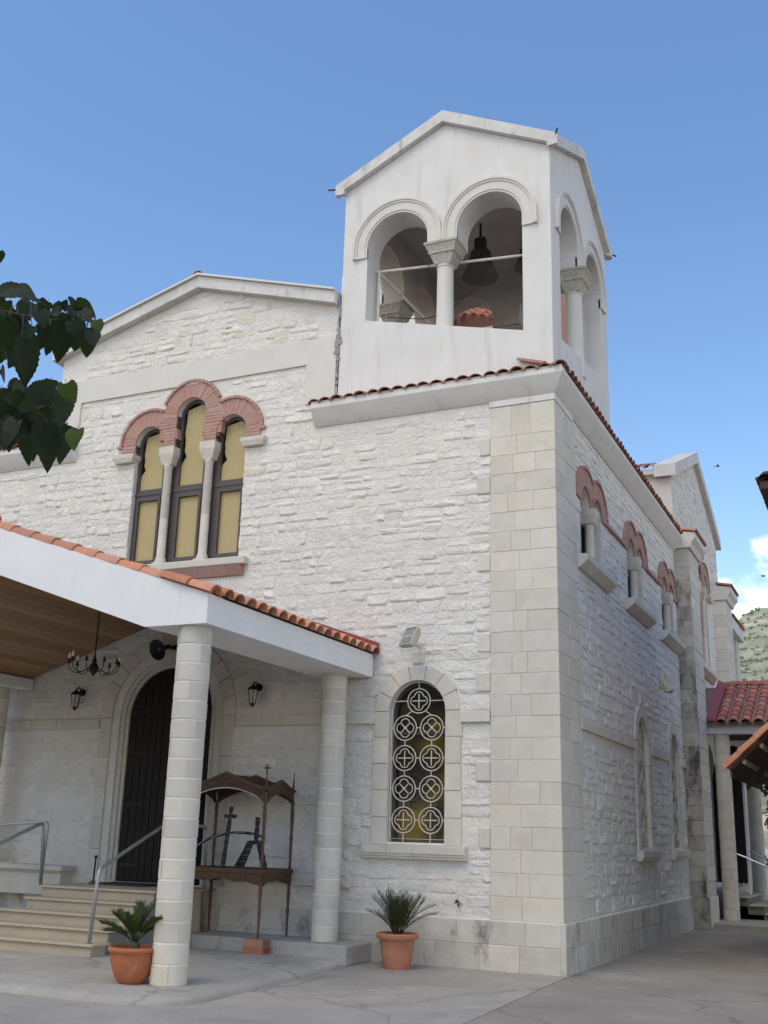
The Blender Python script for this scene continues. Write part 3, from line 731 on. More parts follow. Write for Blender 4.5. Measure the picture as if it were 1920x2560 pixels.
# ---- round-arched grille windows
def ring_pts(c, z, r, n=28): return [(c + r * math.cos(2 * math.pi * k / n), z + r * math.sin(2 * math.pi * k / n)) for k in range(n)]
def grille_window(frame, c, seed):
    gr = random.Random(seed)
    half, zs, z0 = .425, 3.28, 1.49
    fm = MB(frame); fm.prism(arch_poly(c, half + .02, z0 - .02, zs), -.20, -.15, [arch_poly(c, half - .05, z0 + .06, zs)])
    fm.box(c - half, c + half, 2.97, 3.02, -.20, -.155)
    win = fm.build('grille_window', 'bronze_frame', CH)
    gl = MB(frame); gl.prism(arch_poly(c, half + .01, z0, zs), -.19, -.18); gl.build('pane', 'window_glass', win)
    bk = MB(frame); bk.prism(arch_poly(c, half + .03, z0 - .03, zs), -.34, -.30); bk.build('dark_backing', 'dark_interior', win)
    # jamb and arch stones
    for s_ in (-1, 1):
        z = z0
        for k in range(5):
            h = (3.28 - z0) / 5; e = .655 + gr.uniform(-.012, .02)
            a0, a1 = sorted((c + s_ * half, c + s_ * e))
            b = MB(frame); b.cbox(a0 + .001, a1 - .001, z + .003, z + h - .003, -.15, .028 + gr.uniform(-.003, .003), .005); b.build('jamb_block', 'ashlar', win); z += h
    nv = 7
    for k in range(nv):
        a0, a1 = 180 * k / nv + .5, 180 * (k + 1) / nv - .5
        b = MB(frame); b.prism(wedge(c, 3.28, half, .64 + gr.uniform(-.01, .02), a0, a1, 5), -.15, .03 + gr.uniform(-.003, .003)); b.build('arch_block', 'ashlar', win)
    b = MB(frame); b.cbox(c - .08, c + .09, 3.93, 4.12, -.02, .03, .015); b.build('arch_block', 'ashlar', win)
    # sill
    for k in range(4):
        a0, a1 = c - .75 + 1.5 * k / 4, c - .75 + 1.5 * (k + 1) / 4
        b = MB(frame)
        prof = [(0, 1.495), (.115, 1.478), (.115, 1.385), (.10, 1.378), (.10, 1.352), (.085, 1.34), (.085, 1.318), (0, 1.318)]
        lo = [b.p(a0 + .002, z, d) for d, z in prof]; hi = [b.p(a1 - .002, z, d) for d, z in prof]
        for i in range(len(prof)):
            j = (i + 1) % len(prof); b.f.append((lo[i], hi[i], hi[j], lo[j]))
        b.f.append(tuple(lo)); b.f.append(tuple(hi[::-1]))
        b.build('sill_block', 'trim_stone', win, fix=True)
    b = MB(frame); b.box(c - half + .002, c + half - .002, 1.496, 1.525, -.15, .02); b.build('inner_sill', 'mortar_white', win)
    # painted iron grille
    gm = MB(frame); D = -.045; t = .007
    def bar(p, q, r=t):
        s2 = MB(lambda x, y, z: (x, y, z)); s2.tube([frame(p[0], p[1], D), frame(q[0], q[1], D)], r, 6)
        o = len(gm.v); gm.v += s2.v; gm.f += [tuple(i + o for i in f_) for f_ in s2.f]
    def curve(pts, r=t, closed=True, into=None):
        s2 = MB(lambda x, y, z: (x, y, z)); s2.tube([frame(p[0], p[1], D) for p in pts], r, 6, closed)
        tgt = into or gm
        o = len(tgt.v); tgt.v += s2.v; tgt.f += [tuple(i + o for i in f_) for f_ in s2.f]
    curve(arch_poly(c, half - .018, 1.57, zs, 24), .0095)
    xs = (c - .20, c + .20); zr = (3.052, 2.641, 2.231, 1.817)
    for x in xs:
        bar((x, 1.53), (x, zr[3] - .165))
        for i in range(3): bar((x, zr[i] - .165), (x, zr[i + 1] + .165))
        bar((x, zr[0] + .165), (c + (x - c) * .55, 3.423 - .145))
    for z in zr:
        bar((c - half + .01, z), (xs[0] - .165, z)); bar((xs[0] + .165, z), (xs[1] - .165, z)); bar((xs[1] + .165, z), (c + half - .01, z))
    bar((c - .40, 3.423), (c - .165, 3.423)); bar((c + .165, 3.423), (c + .40, 3.423)); bar((c, 3.59), (c, 3.68))
    go = gm.build('grille', 'grille_paint', win, smooth=40)
    for q, (x, z) in enumerate([(c, 3.423)] + [(x, z) for z in zr for x in xs]):
        rg = MB(lambda x_, y_, z_: (x_, y_, z_))
        curve(ring_pts(x, z, .170), .0078, into=rg)
        lob = []
        for a in (0, 90, 180, 270):
            lob += arc(x + .062 * math.cos(R(a)), z + .062 * math.sin(R(a)), .066, a - 80, a + 80, 8)
        if q and ((q - 1) // 2) % 2 == 0:
            lob = [(x + (u - x) * math.cos(R(45)) - (v - z) * math.sin(R(45)), z + (u - x) * math.sin(R(45)) + (v - z) * math.cos(R(45))) for u, v in lob]
            lob = [(x + (u - x) * math.cos(R(45)) - (v - z) * math.sin(R(45)), z + (u - x) * math.sin(R(45)) + (v - z) * math.cos(R(45))) for u, v in lob]
            arms = (45, 135, 225, 315); ln = .085
        else: arms = (0, 90, 180, 270); ln = .10
        curve(lob, .0068, into=rg)
        for a in arms: curve([(x, z), (x + ln * math.cos(R(a)), z + ln * math.sin(R(a)))], .0078, False, into=rg)
        if arms[0] == 45: curve(ring_pts(x, z, .010, 8), .012, into=rg)
        rg.build('quatrefoil', 'grille_paint', go, smooth=40)
    return win
grille_window(FRONT, -2.01, 1); grille_window(SIDE, 5.27, 2); grille_window(SIDE, 8.28, 3)

# ---- window columns, imposts
def lathe_part(parent, prof, x, y, name, mt, n=20):
    b = MB(TOP); b.lathe(prof, x, y, n); return b.build(name, mt, parent, smooth=35)
def impost(frame, parent, a0, a1, z0, z1, d0, d1, name='capital', mt='trim_stone', bot=.72, botd=None):
    "inverted truncated pyramid capital"
    b = MB(frame); ca = (a0 + a1) / 2; h = (a1 - a0) / 2; dm = (d0 + d1) / 2; hd = (d1 - d0) / 2
    zt = z1 - (z1 - z0) * .42; bd = botd or bot
    R_ = []
    for (z, s_, sd) in ((z0, bot, bd), (zt, 1, 1), (z1, 1, 1)):
        R_.append([b.p(ca + u * h * s_, z, dm + w * hd * sd) for u, w in ((-1, -1), (-1, 1), (1, 1), (1, -1))])
    for i in (0, 1):
        for k in range(4): b.f.append((R_[i][k], R_[i][(k + 1) % 4], R_[i + 1][(k + 1) % 4], R_[i + 1][k]))
    b.f += [tuple(R_[0][::-1]), tuple(R_[2])]
    return b.build(name, mt, parent, fix=True)

def triple_window(frame, c, single_bricks=True, seed=1):
    br = random.Random(seed)
    lights = ((c - .81, 7.89, .29), (c, 8.31, .29), (c + .81, 7.89, .29))
    spans = ((c - 1.10, c - .52), (c - .29, c + .29), (c + .52, c + 1.10))
    fm = MB(frame)
    panes = []
    for (cc, zs, r), (s0, s1) in zip(lights, spans):
        e0, e1 = (s0 - .1, s1 + .1)
        if cc < c: e0, e1 = c - 1.13, c - .33
        elif cc > c: e0, e1 = c + .33, c + 1.13
        else: e0, e1 = c - .325, c + .325
        lo_ = (max(s0, cc - .29) + .055, min(s1, cc + .29) - .055)
        ph = (lo_[1] - lo_[0]) / 2; pc = (lo_[0] + lo_[1]) / 2
        top = arch_poly(pc, ph, 7.09, zs + .0, 14)
        low = [(lo_[0] + .03, 5.84), (lo_[1] - .03, 5.84), (lo_[1] - .03, 6.90), (lo_[0] + .03, 6.90)]
        fm.prism([(e0, 5.72), (e1, 5.72), (e1, zs + .40), (e0, zs + .40)], -.16, -.10, [top, low])
        # sash bead round the lower light and the transom
        fm.prism([(lo_[0] - .005, 5.79), (lo_[1] + .005, 5.79), (lo_[1] + .005, 6.945), (lo_[0] - .005, 6.945)], -.10, -.085, [[(lo_[0] + .04, 5.85), (lo_[1] - .04, 5.85), (lo_[1] - .04, 6.89), (lo_[0] + .04, 6.89)]])
        fm.box(e0, e1, 6.985, 7.045, -.10, -.088)
        panes.append((pc, ph, zs, lo_))
    win = fm.build('triple_window', 'bronze_frame', CH)
    for (pc, ph, zs, lo_) in panes:
        # blind behind the glass; its left edge is cut wavy, a dark strip of backing shows beside it
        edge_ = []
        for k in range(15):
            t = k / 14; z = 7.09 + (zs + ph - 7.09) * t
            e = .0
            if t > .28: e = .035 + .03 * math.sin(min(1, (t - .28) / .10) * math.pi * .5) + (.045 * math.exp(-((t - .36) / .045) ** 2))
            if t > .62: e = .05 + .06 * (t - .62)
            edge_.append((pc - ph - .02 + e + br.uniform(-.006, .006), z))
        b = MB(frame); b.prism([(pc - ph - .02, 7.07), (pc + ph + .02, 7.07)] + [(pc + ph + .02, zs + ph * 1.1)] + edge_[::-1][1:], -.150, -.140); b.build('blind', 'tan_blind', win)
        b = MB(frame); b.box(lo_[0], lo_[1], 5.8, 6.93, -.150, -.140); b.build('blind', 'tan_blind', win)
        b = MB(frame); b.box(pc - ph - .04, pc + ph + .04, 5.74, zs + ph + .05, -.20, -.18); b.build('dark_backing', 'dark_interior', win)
    # brick surround: backing plate, voussoirs, horizontal courses, projecting hood course
    pl = MB(frame)
    D0, D1 = -.10, .029
    bricks = []
    for (cc, zs, r), sgn in zip(lights, (-1, 0, 1)):
        n = 24
        for k in range(n):
            a0, a1 = 180 * k / n, 180 * (k + 1) / n; am = (a0 + a1) / 2
            x = cc + .45 * math.cos(R(am))
            if sgn == -1 and x > c - .60: continue
            if sgn == 1 and x < c + .60: continue
            bricks.append(wedge(cc, zs, r, .565, a0 + .3, a1 - .3, 2))
    for s_ in (-1, 1):
        # pier between the lights
        z = 7.75; k = 0
        while z < 8.30:
            h = .0575
            i0 = .29 if z < 8.31 else .29
            zz = z + h / 2
            o_ = .52 if zz < 7.89 else .81 - math.sqrt(max(.0, .29 ** 2 - min(.29, (zz - 7.89)) ** 2)) if zz < 8.18 else .80
            o_ = max(o_, .52); o_ = min(o_, .64)
            a0, a1 = sorted((c + s_ * i0, c + s_ * o_))
            if k % 2: 
                mid = a0 + (a1 - a0) * .55
                bricks.append([(a0, z + .004), (mid - .003, z + .004), (mid - .003, z + h - .004), (a0, z + h - .004)]); bricks.append([(mid + .003, z + .004), (a1, z + .004), (a1, z + h - .004), (mid + .003, z + h - .004)])
            else: bricks.append([(a0, z + .004), (a1, z + .004), (a1, z + h - .004), (a0, z + h - .004)])
            z += h; k += 1
        # outer leg down to the impost
        z = 7.70; k = 0
        while z < 7.88:
            a0, a1 = sorted((c + s_ * 1.10, c + s_ * 1.375))
            bricks.append([(a0, z + .004), (a1, z + .004), (a1, z + .053), (a0, z + .053)]); z += .0575; k += 1
    if single_bricks:
        for p_ in bricks:
            b = MB(frame); b.prism(p_, D0, D1 + br.uniform(-.003, .004)); b.build('brick', 'pink_brick', win)
    else:
        b = MB(frame)
        for p_ in bricks: b.prism(p_, D0, D1 + br.uniform(-.003, .004))
        stuff(b.build('bricks', 'pink_brick', win))
    # mortar backing behind the bricks
    b = MB(frame)
    for (cc, zs, r) in lights: b.prism(wedge(cc, zs, .292, .563, 0, 180, 20), -.09, .022 + .0015 * (cc - c))
    for s_ in (-1, 1):
        a0, a1 = sorted((c + s_ * .292, c + s_ * .62)); b.prism([(a0, 7.90), (a1, 7.90), (a1, 8.3), (a0, 8.3)], -.085, .019)
        a0, a1 = sorted((c + s_ * .292, c + s_ * .518)); b.prism([(a0, 7.752), (a1, 7.752), (a1, 7.90), (a0, 7.90)], -.085, .020)
        a0, a1 = sorted((c + s_ * 1.102, c + s_ * 1.373)); b.prism([(a0, 7.705), (a1, 7.705), (a1, 7.89), (a0, 7.89)], -.085, .021)
    b.build('brick_bedding', 'pink_mortar', win)
    # hood course
    hd = MB(frame)
    a_in = math.degrees(math.acos(.0))
    for (cc, zs, s0, s1) in ((c, 8.31, 22, 158), (c - .81, 7.89, 66, 180), (c + .81, 7.89, 0, 114)):
        nn = max(3, int((s1 - s0) / 9))
        for k in range(nn):
            q0, q1 = s0 + (s1 - s0) * k / nn, s0 + (s1 - s0) * (k + 1) / nn
            b = MB(frame); b.prism(wedge(cc, zs, .567, .612, q0 + .4, q1 - .4, 2), -.02, .058); 
            if single_bricks: b.build('hood_brick', 'pink_brick', win)
            else:
                o = len(hd.v); hd.v += b.v; hd.f += [tuple(i + o for i in f_) for f_ in b.f]
    for s_ in (-1, 1):
        a0, a1 = sorted((c + s_ * 1.377, c + s_ * 1.47)); b = MB(frame); b.box(a0, a1, 7.845, 7.889, -.02, .058)
        if single_bricks: b.build('hood_brick', 'pink_brick', win)
        else:
            o = len(hd.v); hd.v += b.v; hd.f += [tuple(i + o for i in f_) for f_ in b.f]
    if not single_bricks: stuff(hd.build('hood_bricks', 'pink_brick', win))
    # columns and capitals
    for s_ in (-1, 1):
        a = c + s_ * .405; dcol = -.02
        x, y, _ = frame(a, 0, dcol)
        prof = [(.10, 5.735), (.10, 5.78), (.088, 5.80), (.085, 5.83), (.072, 5.86), (.070, 6.5), (.068, 6.505), (.070, 6.51), (.068, 7.38), (.078, 7.40), (.080, 7.425), (.07, 7.44)]
        col_ = lathe_part(win, prof, x, y, 'column', 'trim_stone')
        b = MB(frame); b.cbox(a - .105, a + .105, 5.725, 5.755, dcol - .10, dcol + .10, .005); b.build('column_base', 'trim_stone', win)
        impost(frame, win, a - .150, a + .150, 7.44, 7.749, -.155, .085, bot=.58, botd=.65)
        a0, a1 = sorted((c + s_ * 1.06, c + s_ * 1.50)); impost(frame, win, a0, a1, 7.56, 7.703, -.14, .12, bot=.78, botd=.8)
    # sill and its brick apron
    b = MB(frame); b.cbox(c - 1.29, c + 1.29, 5.60, 5.722, -.16, .13, .012); b.build('sill', 'trim_stone', win)
    for k in range(9):
        a0 = c - 1.22 + 2.44 * k / 9; b = MB(frame)
        R_ = []
        for (z, d) in ((5.598, .115), (5.44, .045)):
            R_.append([b.p(a0 + .002, z, -.02), b.p(a0 + 2.44 / 9 - .002, z, -.02), b.p(a0 + 2.44 / 9 - .002, z, d), b.p(a0 + .002, z, d)])
        b.f += [tuple(R_[0]), tuple(R_[1][::-1])] + [(R_[0][i], R_[1][i], R_[1][(i + 1) % 4], R_[0][(i + 1) % 4]) for i in range(4)]
        b.build('apron_brick', 'pink_brick', win, fix=True)
    return win
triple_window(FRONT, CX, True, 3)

def pair_window(c, seed):
    br = random.Random(seed); frame = SIDE
    fm = MB(frame)
    for s_ in (-1, 1):
        a0, a1 = sorted((c + s_ * .05, c + s_ * .68))
        fm.prism([(a0, 5.66), (a1, 5.66), (a1, 6.92), (a0, 6.92)], -.26, -.20, [arch_poly(c + s_ * .37, .22, 5.73, 6.57, 12)])
    win = fm.build('paired_window', 'bronze_frame', CH)
    b = MB(frame); b.box(c - .7, c + .7, 5.64, 6.95, -.33, -.27); b.build('pane', 'window_glass', win)
    for s_ in (-1, 1):
        cc = c + s_ * .37; n = 19
        for k in range(n):
            a0, a1 = 180 * k / n, 180 * (k + 1) / n; x = cc + .42 * math.cos(R((a0 + a1) / 2))
            if (x - c) * s_ < .0: continue
            ro = .56
            b = MB(frame); b.prism(wedge(cc, 6.57, .28, ro, a0 + .4, a1 - .4, 2), -.20, .03 + br.uniform(-.003, .004)); b.build('brick', 'pink_brick', win)
        nn = 10; lo, hi = (48, 180) if s_ < 0 else (0, 132)
        for k in range(nn):
            q0, q1 = lo + (hi - lo) * k / nn, lo + (hi - lo) * (k + 1) / nn
            b = MB(frame); b.prism(wedge(cc, 6.57, .562, .60, q0 + .5, q1 - .5, 2), -.02, .06); b.build('hood_brick', 'pink_brick', win)
    b = MB(frame)
    for s_ in (-1, 1):
        cc = c + s_ * .37
        pts = wedge(cc, 6.57, .282, .555, 90 if s_ < 0 else 0, 180 if s_ < 0 else 90, 10); b.prism(pts, -.19, .022)
        pts = wedge(cc, 6.57, .282, .46, 0 if s_ < 0 else 90, 90 if s_ < 0 else 180, 10); b.prism(pts, -.188, .0215 + s_ * .0005)
    b.prism([(c - .088, 6.575), (c + .088, 6.575), (c + .03, 6.95), (c - .03, 6.95)], -.18, .020)
    b.build('brick_bedding', 'pink_mortar', win)
    x, y, _ = frame(c, 0, -.03)
    lathe_part(win, [(.09, 5.66), (.09, 5.71), (.075, 5.74), (.072, 6.28), (.082, 6.30), (.085, 6.325), (.072, 6.345)], x, y, 'column', 'trim_stone')
    impost(frame, win, c - .14, c + .14, 6.345, 6.575, -.19, .10, bot=.72, botd=.72)
    b = MB(frame)
    prof = [(0, 5.655), (.17, 5.645), (.17, 5.56), (.05, 5.455), (0, 5.455)]
    lo = [b.p(c - .95, z, d) for d, z in prof]; hi = [b.p(c + .95, z, d) for d, z in prof]
    for i in range(5): b.f.append((lo[i], hi[i], hi[(i + 1) % 5], lo[(i + 1) % 5]))
    b.f += [tuple(lo), tuple(hi[::-1])]; b.build('sill', 'trim_stone', win, fix=True)
    b = MB(frame); b.box(c - .64, c + .64, 5.62, 5.665, -.26, .0); b.build('inner_sill', 'trim_stone', win)
    return win
for i, c in enumerate(W_SIDE): pair_window(c, i)
# brick string between the paired windows
for (a0, a1) in ((W_SIDE[0] + .96, W_SIDE[1] - .96), (W_SIDE[1] + .96, W_SIDE[2] - .96), (W_SIDE[2] + .96, 9.44)):
    n = max(1, int((a1 - a0) / .24))
    for k in range(n):
        q0, q1 = a0 + (a1 - a0) * k / n, a0 + (a1 - a0) * (k + 1) / n
        b = MB(SIDE); b.box(q0 + .003, q1 - .003, 6.565, 6.615, -.02, .055); b.build('string_brick', 'pink_brick', CH)

# ---- portal
ringspec = ((1.26, 1.035, .030), (1.035, .915, -.005), (.915, .825, -.035), (.825, .765, -.065))
pr = random.Random(8)
ro, ri, dd = ringspec[0]
for s_ in (-1, 1):
    z = .83
    while z < 3.27:
        h = min(.46, 3.28 - z); h = 3.28 - z if 3.28 - z - h < .2 else h
        a0, a1 = sorted((CX + s_ * ri, CX + s_ * (ro - .03 + pr.uniform(0, .03))))
        b = MB(FRONT); b.cbox(a0, a1, z + .003, z + h - .003, -.12, dd + pr.uniform(-.002, .003), .006); b.build('portal_block', 'ashlar', CH); z += h
nv = 13
for k in range(nv):
    b = MB(FRONT); b.prism(wedge(CX, 3.28, ri, ro, 180 * k / nv + .25, 180 * (k + 1) / nv - .25, 4), -.12, dd + pr.uniform(-.002, .003)); b.build('portal_block', 'ashlar', CH)
for (ro, ri, dd) in ringspec[1:]:
    b = MB(FRONT); b.prism(arch_band(CX, ri, ro - .001, .83, 3.28, 28), -.16, dd); b.build('portal_moulding', 'trim_stone', CH, fix=True)
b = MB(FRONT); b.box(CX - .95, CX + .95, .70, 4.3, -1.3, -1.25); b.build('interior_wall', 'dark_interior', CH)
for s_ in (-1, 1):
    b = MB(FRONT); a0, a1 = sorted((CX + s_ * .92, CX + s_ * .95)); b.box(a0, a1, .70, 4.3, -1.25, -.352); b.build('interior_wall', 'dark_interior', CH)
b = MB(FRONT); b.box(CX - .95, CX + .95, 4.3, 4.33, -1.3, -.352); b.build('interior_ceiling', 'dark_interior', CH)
# door leaves: the left one closed, the right one swung open towards the steps
left = [(CX - .763, .835), (CX - .01, .835), (CX - .01, 3.28 + .762)] + arc(CX, 3.28, .763, 90.8, 180, 14)
b = MB(FRONT); b.prism(left, -.15, -.10); dl = b.build('door', 'door_wood', CH)
for k in range(6):
    a = CX - .74 + k * .125
    top = 3.28 + math.sqrt(max(.01, .75 ** 2 - min(.749, abs(a - CX + .0)) ** 2)) - .03
    b = MB(FRONT); b.cbox(a + .004, a + .119, .85, top, -.101, -.088, .004); b.build('door_board', 'door_wood', dl)
for z in (1.05, 1.93, 2.72, 3.34):
    b = MB(FRONT); b.cbox(CX - .72, CX - .36, z, z + .05, -.088, -.078, .004); b.build('strap_hinge', 'iron_black', dl)
HX = CX + .80
b = MB(SIDE)
leaf = [(-.80, .84), (-.05, .84), (-.05, 3.28)] + [( -.05 - (.765 - .765 * math.cos(R(t))), 3.28 + .765 * math.sin(R(t))) for t in range(6, 91, 7)]
b.prism(leaf, HX, HX + .05); dr = b.build('door', 'door_wood', CH)
for k in range(5):
    y0 = -.79 + k * .147
    b = MB(SIDE); b.cbox(y0 + .004, y0 + .14, .86, 3.3 + .6 * (1 - k / 5), HX + .051, HX + .062, .004); b.build('door_board', 'door_wood', dr)
b = MB(FRONT); b.cbox(CX - .60, CX + .35, .8165, .835, .15, .75, .006)
tag(b.build('door_mat', 'timber_dark'), 'thin dark brown mat lying before the church door', 'door mat')

# bench along the wall left of the portal, and the slim moulding on the right
b = MB(FRONT); b.cbox(-12.3, -7.66, .95, 1.03, -.02, .36, .015); b.build('bench_seat', 'trim_stone', CH)
b = MB(FRONT)
pf = [(-.01, .948), (.31, .948), (.27, .905), (.27, .60), (-.01, .60)]
lo = [b.p(-12.3, z, d) for d, z in pf]; hi = [b.p(-7.74, z, d) for d, z in pf]
for i in range(5): b.f.append((lo[i], hi[i], hi[(i + 1) % 5], lo[(i + 1) % 5]))
b.f += [tuple(lo), tuple(hi[::-1])]; b.build('bench_support', 'ashlar', CH, fix=True)
b = MB(FRONT); b.cbox(-4.96, -2.95, .905, .962, -.02, .085, .012); b.build('wall_moulding', 'trim_stone', CH)

# ---- cornice with cove, and the tile course on it
prof = [(-.02, 7.735), (.02, 7.735), (.06, 7.77), (.12, 7.85), (.195, 7.968), (.205, 7.985), (.205, 8.055), (-.3, 8.055)]
b = MB(TOP)
sec = [[b.p(-3.84, -d, z) for d, z in prof], [b.p(d, -d, z) for d, z in prof], [b.p(d, 9.40, z) for d, z in prof]]
for i in (0, 1):
    for k in range(len(prof) - 1): b.f.append((sec[i][k], sec[i + 1][k], sec[i + 1][k + 1], sec[i][k + 1]))
b.f += [tuple(sec[0]), tuple(sec[2][::-1])]
b.build('cornice', 'plaster_white', CH, smooth=30, fix=True)
b = MB(TOP)
sec = [[b.p(x, -d, z) for d, z in prof] for x in (-12.4, -8.6)]
for k in range(len(prof) - 1): b.f.append((sec[0][k], sec[1][k], sec[1][k + 1], sec[0][k + 1]))
b.f += [tuple(sec[0]), tuple(sec[1][::-1])]; b.build('cornice', 'plaster_white', CH, smooth=30, fix=True)
b = MB(TOP); b.cbox(-.945, .044, -.044, .95, 7.642, 7.738, .006); b.build('corner_block', 'plaster_white', CH)
tm = tile_mesh('roof_tile', zf=.7); tm.materials.append(MATS['clay_tile'])
tm3 = tile_mesh('roof_tile'); tm3.materials.append(MATS['orange_tile'])
tr = random.Random(2)
x = -3.80
while x < .02:
    tile_at(tm, None, CH, (x + tr.uniform(-.012, .012), -.235 + tr.uniform(-.02, .02), 8.065 + tr.uniform(-.005, .005)), (0, -1, -.33), .09, tr); x += .2085
x = -12.3
while x < -8.6:
    tile_at(tm, None, CH, (x, -.235 + tr.uniform(-.012, .012), 8.065), (0, -1, -.33), .05, tr); x += .2085
tile_at(tm, None, CH, (.20, -.22, 8.075), (1, -1, -.3), .03, tr)
y = -.02
while y < 9.35:
    for row in (0, 1): tile_at(tm, None, CH, (.235 - row * .33 + tr.uniform(-.012, .012), y, 8.065 + row * .115), (1, 0, -.33), .05, tr)
    y += .2085
b = MB(TOP); b.prism([(-3.84, -.195), (.195, -.195), (.195, .0), (-3.84, .0)], 8.05, 8.098); b.build('tile_bedding', 'raking_cornice', CH)
b = MB(TOP); b.prism([(-12.4, -.19), (-8.6, -.19), (-8.6, .0), (-12.4, .0)], 8.05, 8.098); b.build('tile_bedding', 'raking_cornice', CH)
# aisle roof behind the eave (rises to the nave), corrugated tile field
def tile_field(x0, z0, x1, z1, y0, y1, name, mt, parent, pitch=.2085):
    b = MB(TOP); n = int((y1 - y0) / pitch); nx = 8
    for k in range(n * 6 + 1):
        y = y0 + k * pitch / 6; hgt = [.0, .06, .09, .095, .085, .05][k % 6]
        for i in range(nx + 1):
            t = i / nx; b.p(x0 + (x1 - x0) * t, y, z0 + (z1 - z0) * t + hgt)
    for k in range(n * 6):
        for i in range(nx): a = k * (nx + 1) + i; b.f.append((a, a + 1, a + nx + 2, a + nx + 1))
    return stuff(b.build(name, mt, parent, smooth=True, fix=True))
tile_field(.19, 8.06, -3.4, 9.3, 3.55, 9.6, 'tile_field', 'clay_tile', CH)
tile_field(-3.6, 9.95, -6.3, 10.85, .1, 9.6, 'tile_field', 'clay_tile', CH)
tile_field(-8.84, 9.95, -6.14, 10.85, .1, 9.6, 'tile_field', 'clay_tile', CH)
tile_field(-12.5, 8.06, -9.1, 9.3, .1, 9.6, 'tile_field', 'clay_tile', CH)
b = MB(TOP); b.box(-3.6, -3.3, .36, 9.6, 7.9, 9.75); b.box(-9.15, -8.85, .36, 9.6, 7.9, 9.75); b.build('clerestory_wall', 'plaster_cream', CH)

# ---- nave gable trims
b = MB(FRONT); b.prism([(-9.16, 8.84), (-8.61, 8.84), (-4.05, 8.84), (-3.52, 8.84), (-3.52, 9.275), (-9.16, 9.275)], -.02, .034); b.build('plaster_band', 'plaster_cream', CH)
b = MB(FRONT); b.prism([(-4.05, 8.15), (-3.52, 8.15), (-3.52, 8.84), (-4.05, 8.84)], -.02, .0335); b.build('plaster_strip', 'plaster_cream', CH)
b = MB(FRONT); b.prism([(-9.16, 8.1), (-8.61, 8.1), (-8.61, 8.84), (-9.16, 8.84)], -.02, .0335); b.build('plaster_strip', 'plaster_cream', CH)
b = MB(FRONT)
sl = (10.62 - 9.80) / 2.72
b.prism([(-9.30, 9.72), (CX, 10.61), (-3.53, 9.80), (-3.53, 10.01), (CX, 10.82), (-9.30, 9.93)], -.4, .15)
b.build('raking_cornice', 'raking_cornice', CH)
b = MB(FRONT); b.prism([(-9.33, 9.935), (CX, 10.828), (-3.53, 10.015), (-3.53, 10.05), (CX, 10.865), (-9.33, 9.97)], -.38, .20); b.build('raking_fillet', 'plaster_white', CH)
tile_at(tm, None, CH, (CX, -.20, 10.83), (0, -1, 0), .0, tr)

# ---- bell tower
TX0, TX1, TL = -3.47, .03, 3.5
def tower_open(sill_l, sill_r, o=0.0):
    # local coordinate t in 0..3.5 from the left edge of the face
    L = [(.44, sill_l), (3.05, sill_r)] + arc(2.523, 10.735, .527, 0, 180, 20) + [(1.996, 10.56), (1.494, 10.56)] + arc(.967, 10.735, .527, 0, 180, 20)
    return [(a + o, z) for a, z in L]
gab = lambda o: [(o + .005, 7.9), (o + 3.495, 7.9), (o + 3.495, 11.86), (o + 1.75, 12.72), (o + .005, 11.86)]
b = MB(FRONT); b.prism(gab(TX0), -.45, .022, [tower_open(9.445, 8.81, TX0)]); tower = b.build('bell_tower', 'plaster_white', CH)
fx = lambda a, z, d: (TX1 + d, a, z)
b = MB(fx); b.prism(gab(0), -.45, .0, [tower_open(8.80, 9.2, 0)]); b.build('tower_wall', 'plaster_white', tower)
fbk = lambda a, z, d: (TX1 - a, 3.5 + d, z)
b = MB(fbk); b.prism(gab(0), -.42, .0, [tower_open(9.3, 9.3, 0)]); b.build('tower_wall', 'plaster_dimmed', tower)
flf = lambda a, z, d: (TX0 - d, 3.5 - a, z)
b = MB(flf); b.prism(gab(0), -.42, .0, [tower_open(9.6, 9.6, 0)]); b.build('tower_wall', 'plaster_dimmed', tower)
b = MB(TOP); b.box(TX0 + .1, TX1 - .1, .1, 3.4, 8.4, 8.6); b.build('tower_floor', 'plaster_dimmed', tower)
